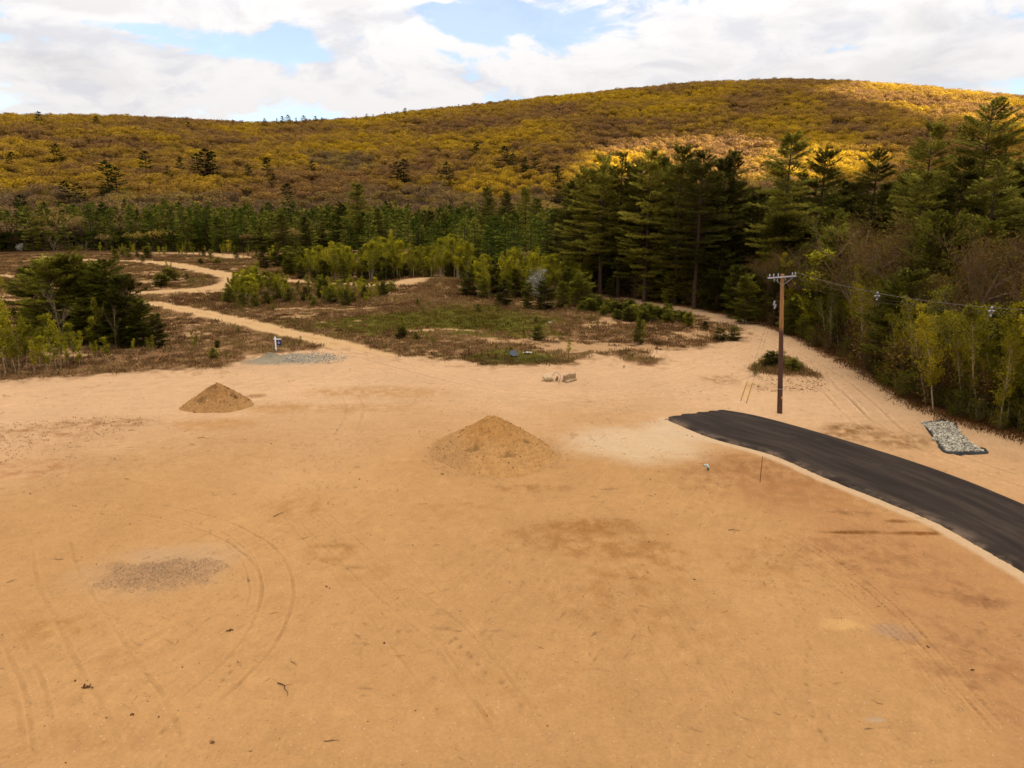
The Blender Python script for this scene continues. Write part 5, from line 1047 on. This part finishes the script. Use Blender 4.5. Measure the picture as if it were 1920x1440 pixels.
# ------------------------------------------------------------------ boulder, barrier, hose
def lump(n_, s, seed, sub=3):
    import bmesh
    bm = bmesh.new(); bmesh.ops.create_icosphere(bm, subdivisions=sub, radius=1.0)
    r2 = np.random.default_rng(seed); planes = [(d, r2.uniform(.62, .85)) for d in rdir(11)]
    for v in bm.verts:
        p = np.array(v.co)
        for d, k in planes:
            q = p @ d
            if q > k: p = p - d * (q - k)
        v.co = Vector(p * s * (1 + .03 * math.sin(p[0] * 9 + p[1] * 7)))
    me = bpy.data.meshes.new(n_); bm.to_mesh(me); bm.free(); return me
g = GS(1028, 716); me = lump('boulder', np.array([.58, .5, .48]), 5); me.materials.append(simple('granite', A(228, 190, 146), .9, var=.25, scale=3, bump=.6)); link('boulder', me, loc=(g.x, g.y + .4, g.z + .30), label='pale angular boulder left of the broken concrete barrier', category='boulder')
gb = GS(1056, 719); gb2 = GS(1086, 713); dv = Vector((gb2.x - gb.x, gb2.y - gb.y + .25, 0)); ang = math.atan2(dv.y, dv.x)
e = link('concrete_barrier', None, loc=(gb.x + .1, gb.y + .35, gb.z), rot=(0, 0, ang), label='broken section of weathered concrete barrier lying in the sandy yard', category='barrier')
b = MB(); Lb = 1.45; prof = [(-.30, 0), (-.30, .08), (-.15, .26), (-.10, .64), (.10, .64), (.15, .26), (.30, .08), (.30, 0)]; nseg = 22; vs_ = []
for i in range(nseg + 1):
    x = i / nseg * Lb
    for k, (yy, zz2) in enumerate(prof):
        chip = (.06 * fbm(np.array([x * 2.6]), np.array([k * 1.0]), 1.0, 3, 6)[0]); vs_.append([x + (chip if i in (0, nseg) else 0), yy + chip * .3, max(0, zz2 + (chip * 1.3 if k in (3, 4) else 0))])
fs = []
for i in range(nseg):
    for k in range(8): a_ = i * 8 + k; c_ = i * 8 + (k + 1) % 8; fs.append([a_, a_ + 8, c_ + 8, c_])
b.add(vs_, fs); b.add([vs_[i] for i in range(8)], [[0, 1, 6, 7], [1, 2, 5, 6], [2, 3, 4, 5]]); b.add([vs_[nseg * 8 + i] for i in range(8)], [[7, 6, 1, 0], [6, 5, 2, 1], [5, 4, 3, 2]])
cm = simple('weathered_concrete', A(188, 150, 110), .95, var=.35, scale=3.5, bump=.8); link('concrete_body', b.mesh('concrete_body', cm), e)
b = MB(); b.box((.72, -.30, .13), (.16, .10, .16), rot=(.2, .4, .1)); b.box((.2, -.33, .06), (.18, .10, .10), rot=(0, .3, .3)); link('broken_chunk', b.mesh('broken_chunk', simple('broken_face', A(222, 196, 160), .95)), e)
b = MB(); 
for x in (.35, .62, .85): b.tube([[x, 0, .62], [x + .02, .02, .72]], [.03, .03], 6)
link('bolt', b.mesh('bolt', simple('rust', A(110, 76, 52), .8)), e)
# purple hose loop at the left end of the barrier
h1 = GS(1037, 713); h2 = GS(1048, 719); pts_ = [Vector((h1.x, h1.y, h1.z)), at_depth(1037, 704, h1.y), at_depth(1041, 698.5, h1.y - .1), at_depth(1047, 700, h1.y - .25), at_depth(1051, 706, h2.y), at_depth(1049, 714, h2.y), Vector((h2.x, h2.y, h2.z))]
b = MB(); P = smooth_line(np.array([list(q) for q in pts_]), 5); o_ = P[0].copy(); b.tube(P - o_, .022, 6); link('hose', b.mesh('hose', simple('purple_plastic', A(122, 84, 150), .5)), loc=tuple(o_), label='thin purple hose arching between the boulder and the concrete barrier', category='hose')
g = GS(1045, 716); b = MB(); b.box((0, 0, .22), (.16, .16, .44), rot=(0, .08, .2)); b.box((-.12, .05, .14), (.10, .12, .28), rot=(.1, -.1, 0)); link('concrete_fragment', b.mesh('concrete_fragment', cm), loc=(g.x, g.y + .2, g.z), label='small upright concrete fragment under the purple hose', category='rubble')

# ------------------------------------------------------------------ utility pole
gp_ = GS(1462, 774); topz = at_depth(1467, 514, gp_.y).z; topx = at_depth(1467, 514, gp_.y).x - gp_.x; HP = topz - gp_.z
pole = link('utility_pole', None, loc=gp_, label='wooden utility pole with white crossarm standing at the head of the paved road', category='utility pole')
m, t, out = mat('treated_pole_wood'); pb = t.new('ShaderNodeBsdfPrincipled'); t.l.new(pb.outputs[0], out.inputs[0]); ob = t.new('ShaderNodeTexCoord').outputs['Object']; sx = t.new('ShaderNodeSeparateXYZ'); t.l.new(ob, sx.inputs[0])
n = t.noise(t.vmul(ob, (14, 14, .8)), 1.0, 5, .65); tz = t.maprange(t.math('ADD', sx.outputs[2], t.math('MULTIPLY', n, .4)), HP * .61, HP * .66)
cx = t.mix(tz, (*A(98, 56, 30), 1), (*A(178, 124, 66), 1)); sc = t.new('ShaderNodeVectorMath', operation='SCALE'); t.l.new(cx, sc.inputs[0]); t.l.new(t.maprange(n, .3, .7, .7, 1.3), sc.inputs[3]); t.l.new(sc.outputs[0], pb.inputs['Base Color']); pb.inputs['Roughness'].default_value = .85
b = MB(); b.tube([[0, 0, -.1], [topx * .5, 0, HP * .5], [topx, 0, HP]], [.20, .165, .13], 14); link('pole_shaft', b.mesh('pole_shaft', m, False), pole)
wm = simple('weathered_white', A(205, 200, 205), .6, var=.1); met = simple('galvanised_steel', A(170, 168, 176), .45, .5, var=.1)
cl_ = at_depth(1438, 521, gp_.y) - gp_; cr2 = at_depth(1491, 517, gp_.y) - gp_; yo = -.18
b = MB(); mid = (cl_ + cr2) / 2; L = (cr2 - cl_).length; b.box((mid.x, yo, mid.z), (L, .08, .09), rot=(0, -math.atan2(cr2.z - cl_.z, cr2.x - cl_.x), 0)); link('crossarm', b.mesh('crossarm', wm), pole)
b = MB()
for sg in (-1, 1): b.tube([[topx + sg * .75, yo, mid.z - .04], [topx, yo - .02, mid.z - .62]], .02, 5)
link('brace', b.mesh('brace', met), pole)
INS = []
for k, fr in enumerate((.06, .20, .36, .86, .97)):
    p_ = cl_.lerp(cr2, fr); b = MB(); zs = [0, .05, .07, .11, .13, .17, .19, .23]; rs = [.02, .02, .05, .035, .045, .03, .04, .015]; b.tube([[0, 0, z_] for z_ in zs], rs, 10); 
    link('insulator', b.mesh('insulator', simple('porcelain', A(210, 205, 215), .3, var=.05)), pole, loc=(p_.x, yo, p_.z + .06)); INS.append(p_ + gp_ + Vector((0, yo, .27)))
for k, (fr, dz_) in enumerate(((.22, -.22), (.34, -.26), (.62, -.2))):
    p_ = cl_.lerp(cr2, fr); b = MB(); b.tube([[0, 0, .18], [0, 0, .12], [.02, 0, .02], [.03, 0, -.1]], [.012, .04, .045, .02], 8); link('hanger', b.mesh('hanger', met), pole, loc=(p_.x, yo - .02, p_.z + dz_))
b = MB(); b.box((-.062, -.190, 1.28), (.13, .014, .24), rot=(0, 0, -.37)); link('number_tag', b.mesh('number_tag', simple('orange_tag', A(236, 132, 34), .5, var=.05)), pole)
b = MB(); b.box((-.066, -.200, 1.28), (.05, .004, .11), rot=(0, 0, -.37)); link('tag_mark', b.mesh('tag_mark', simple('pale_mark', A(240, 190, 90), .5, var=.05)), pole)
for z_, c_ in ((1.95, A(190, 180, 170)), (2.12, A(90, 60, 40))):
    b = MB(); b.tube([[topx * z_ / HP, 0, z_ - .02], [topx * z_ / HP, 0, z_ + .02]], .205, 14); link('metal_band', b.mesh('metal_band', simple('band', c_, .5)), pole)
# guy wires with yellow guards
wire_m = simple('steel_cable', A(120, 108, 92), .5, .3, var=.05); yel = simple('yellow_guard', A(240, 196, 30), .5, var=.08)
for k, (u, v, zt, lab) in enumerate([(1388.5, 752, HP - .35, 'left guy wire with yellow guard at its foot, left of the utility pole'), (1399.5, 756, HP - .65, 'right guy wire with yellow guard at its foot, left of the utility pole')]):
    g = GS(u, v); e = link('guy_wire', None, loc=g, label=lab, category='guy wire', group='guy wires of the utility pole'); T = Vector((gp_.x + topx * .95, gp_.y, gp_.z + zt)) - g; d = T.normalized()
    b = MB(); b.tube([[0, 0, -.05], list(T)], .007, 5); link('cable', b.mesh('cable', wire_m), e)
    b = MB(); b.tube([list(d * .15), list(d * 1.9)], .042, 8); link('guard', b.mesh('guard', yel), e)
    b = MB(); b.tube([[0, 0, -.1], list(d * .2)], .03, 6); b.tube([list(d * .18), list(d * .24)], .05, 8); link('anchor_eye', b.mesh('anchor_eye', met), e)
    L = T.length * .80; b = MB(); b.tube([list(d * (L + q)) for q in (0, .06, .12, .18, .24, .30, .36, .42)], [.03, .07, .04, .075, .04, .075, .04, .02], 8); link('insulator', b.mesh('insulator', simple('porcelain_guy', A(200, 195, 200), .3)), e)
# conductors running to the next pole out of frame
A0 = INS[4]; dr = Vector((*(up[-1] - up[10]), 0)).normalized()
def plane_pt(u, v, O, D):
    d = px_dir(u, v); n_ = np.array([-D.y, D.x, 0]); o_ = np.array(O) - np.array([0, 0, CH]); t = (o_ @ n_) / (d @ n_); return Vector((d[0] * t, d[1] * t, CH + d[2] * t))
def conductor(O, pix, lab, rad=.012):
    S_, Z_ = [0.0], [O.z]
    for (u, v) in pix:
        p_ = plane_pt(u, v, O, dr); S_.append((Vector((p_.x, p_.y, 0)) - Vector((O.x, O.y, 0))).length); Z_.append(p_.z)
    co = np.polyfit(S_, Z_, 2, w=[4] + [1] * len(pix)); s = np.linspace(0, 46, 40); z_ = np.polyval(co, s) - np.polyval(co, 0) + O.z
    b = MB(); b.tube([[dr.x * q, dr.y * q, w_ - O.z] for q, w_ in zip(s, z_)], rad, 5); link('power_line', b.mesh('power_line', wire_m if rad > .011 else simple('dark_cable', A(70, 56, 44), .6)), loc=O, label=lab, category='cable'); return lambda u: plane_on(u, O, co)
def plane_on(u, O, co):
    d = px_dir(u, 600); n_ = np.array([-dr.y, dr.x, 0]); o_ = np.array(O) - np.array([0, 0, CH]); t = (o_ @ n_) / (np.array([d[0], d[1], 0]) @ n_); x, y = d[0] * t, d[1] * t; s = math.hypot(x - O.x, y - O.y); return Vector((x, y, np.polyval(co, s) - np.polyval(co, 0) + O.z))
w1 = conductor(A0, [(1560, 534), (1640, 548), (1760, 565), (1860, 576), (1920, 583)], 'pale overhead line leaving the right end of the crossarm', .017)
w2 = conductor(INS[3] + Vector((0, 0, -.3)), [(1640, 560), (1740, 572), (1860, 582), (1920, 589)], 'dark overhead line just below the pale one', .010)
w3 = conductor(Vector((gp_.x + topx, gp_.y - .15, gp_.z + HP - .6)), [(1640, 566), (1740, 578), (1860, 588), (1920, 594)], 'lowest dark overhead line from the utility pole', .008)
for (u, lab) in ((1639, 'pale line spacer hanging on the overhead cables, nearer the utility pole'), (1856, 'pale line spacer hanging on the overhead cables, at the right')):
    p_ = w1(u); e = link('line_spacer', None, loc=p_, rot=(0, 0, math.atan2(dr.y, dr.x)), label=lab, category='line spacer', group='spacers on the overhead cables')
    b = MB(); b.tube([[0, 0, .03], [0, -.14, -.16], [0, 0, -.38], [0, .14, -.16], [0, 0, .03]], .018, 6); b.tube([[0, -.14, -.16], [0, .14, -.16]], .016, 6); link('frame', b.mesh('frame', simple('spacer_grey', A(186, 184, 200), .4)), e)
    for q in ([0, -.16, -.18], [0, .16, -.18], [0, 0, -.42], [0, 0, .03]): b = MB(); b.tube([[q[0] - .05, q[1], q[2]], [q[0], q[1], q[2]], [q[0] + .05, q[1], q[2]]], [.03, .055, .03], 8); link('clamp', b.mesh('clamp', simple('clamp_white', A(206, 202, 214), .4)), e)

# ------------------------------------------------------------------ small standing things
g = GS(518, 659); hpx = at_depth(518, 632, g.y).z - g.z
e = link('sign_post', None, loc=g, rot=(0, 0, -.08), label='white wooden yard sign post with dark blue hanging panel above the gravel heap', category='sign'); wp = simple('white_paint', (.72, .70, .68), .5, var=.05)
b = MB(); b.box((0, 0, hpx / 2), (.11, .11, hpx)); b.tube([[0, 0, hpx], [0, 0, hpx + .05]], [.075, .01], 4); link('post', b.mesh('post', wp), e)
b = MB(); b.box((.24, 0, hpx * .86), (.84, .07, .09)); link('arm', b.mesh('arm', wp), e)
b = MB(); b.box((.38, 0, hpx * .86 - .40), (.50, .025, .58)); pn = link('panel', b.mesh('panel', simple('navy_panel', A(40, 48, 110), .5, var=.08)), e)
b = MB(); b.tube([[.20, 0, hpx * .86 - .04], [.20, 0, hpx * .86 - .12]], .01, 5); b.tube([[.56, 0, hpx * .86 - .04], [.56, 0, hpx * .86 - .12]], .01, 5); link('hook', b.mesh('hook', met), e)
b = MB(); zc = hpx * .86 - .30
b.box((.38, -.0155, zc + .06), (.035, .004, .11)); b.box((.38, -.0155, zc + .05), (.10, .0035, .03)); b.box((.38, -.0155, zc - .06), (.22, .004, .03)); b.box((.38, -.0155, zc - .13), (.30, .004, .022)); b.box((.38, -.0155, zc - .20), (.26, .004, .03)); link('lettering', b.mesh('lettering', simple('pale_print', (.5, .5, .62), .5, var=.0)), pn)
g = GS(511, 656); b = MB(); b.box((0, 0, .35), (.035, .035, .7), rot=(0, .03, 0)); link('survey_stake', b.mesh('survey_stake', simple('raw_stake', A(196, 168, 126), .8)), loc=g, label='thin pale stake just left of the white sign post', category='stake')
g = GS(1425, 904); b = MB(); hs = at_depth(1425, 856, g.y).z - g.z; b.tube([[0, 0, -.05], [.0, 0, hs * .5], [.012, 0, hs]], [.022, .02, .018], 6); link('survey_stake', b.mesh('survey_stake', simple('rusty_rod', A(122, 74, 42), .8)), loc=g, label='thin rusty brown rod standing in the sand below the paved road', category='stake')
# vent pipe with elbow
g = GS(1327.5, 881.5); e = link('vent_pipe', None, loc=g, label='green plastic pipe with white elbow sticking out of the sand near the paved road', category='pipe')
pg = simple('green_plastic', A(24, 130, 96), .4, var=.05); pw = simple('white_plastic', A(235, 232, 222), .4, var=.03)
b = MB(); b.tube([[0, 0, -.05], [0, 0, .17]], .065, 14); link('riser', b.mesh('riser', pg), e)
b = MB(); th = np.linspace(0, math.pi / 2, 7); b.tube([[-.14 + .14 * math.cos(q), 0, .17 + .14 * math.sin(q)] for q in th], .078, 14); link('elbow', b.mesh('elbow', pw), e)
b = MB(); b.tube([[-.14, 0, .31], [-.19, -.02, .31]], .064, 14); b.tube([[-.25, -.03, .30], [-.27, -.03, .30]], .07, 14); link('collar', b.mesh('collar', pg), e)
b = MB(); b.tube([[-.19, -.02, .31], [-.26, -.03, .305]], .080, 14); link('cap', b.mesh('cap', pw), e)
# litter in the brush island
g = GS(962, 668); b = MB(); b.tube([[0, 0, 0], [0, 0, .05], [0, 0, .38], [0, 0, .40], [0, 0, .36], [0, 0, .06]], [.02, .36, .46, .49, .44, .34], 16); link('plastic_tub', b.mesh('plastic_tub', simple('dark_blue_plastic', A(52, 58, 70), .45)), loc=g, rot=(.5, .2, 0), label='dark blue grey plastic tub tipped in the brush island', category='tub')
for (u, v, sx_, lab) in [(989, 663, .5, 'flat white scrap right of the dark tub'), (1031, 606, .25, 'white scrap behind the middle seedling'), (901, 627, .15, 'tiny white scrap in the field grass'), (1317, 585, .22, 'white scrap at the edge of the tall woods')]:
    g = GS(u, v); b = MB(); nn = 7; xs = np.linspace(-sx_, sx_, nn); gxx, gyy = np.meshgrid(xs, np.linspace(-.18, .18, 4), indexing='ij'); zz3 = .16 + .05 * rng.normal(size=gxx.shape); vv = np.stack([gxx, gyy, zz3], -1).reshape(-1, 3); vb2 = vv.copy(); vb2[:, 2] -= .04; ff = []
    for i in range(nn - 1):
        for j in range(3): k = i * 4 + j; ff += [[k, k + 4, k + 5, k + 1], [28 + k + 1, 28 + k + 5, 28 + k + 4, 28 + k]]
    b.add(np.vstack([vv, vb2]), ff); link('white_scrap', b.mesh('white_scrap', simple('scrap_white', A(225, 212, 196), .7, var=.1)), loc=g, label=lab, category='litter')
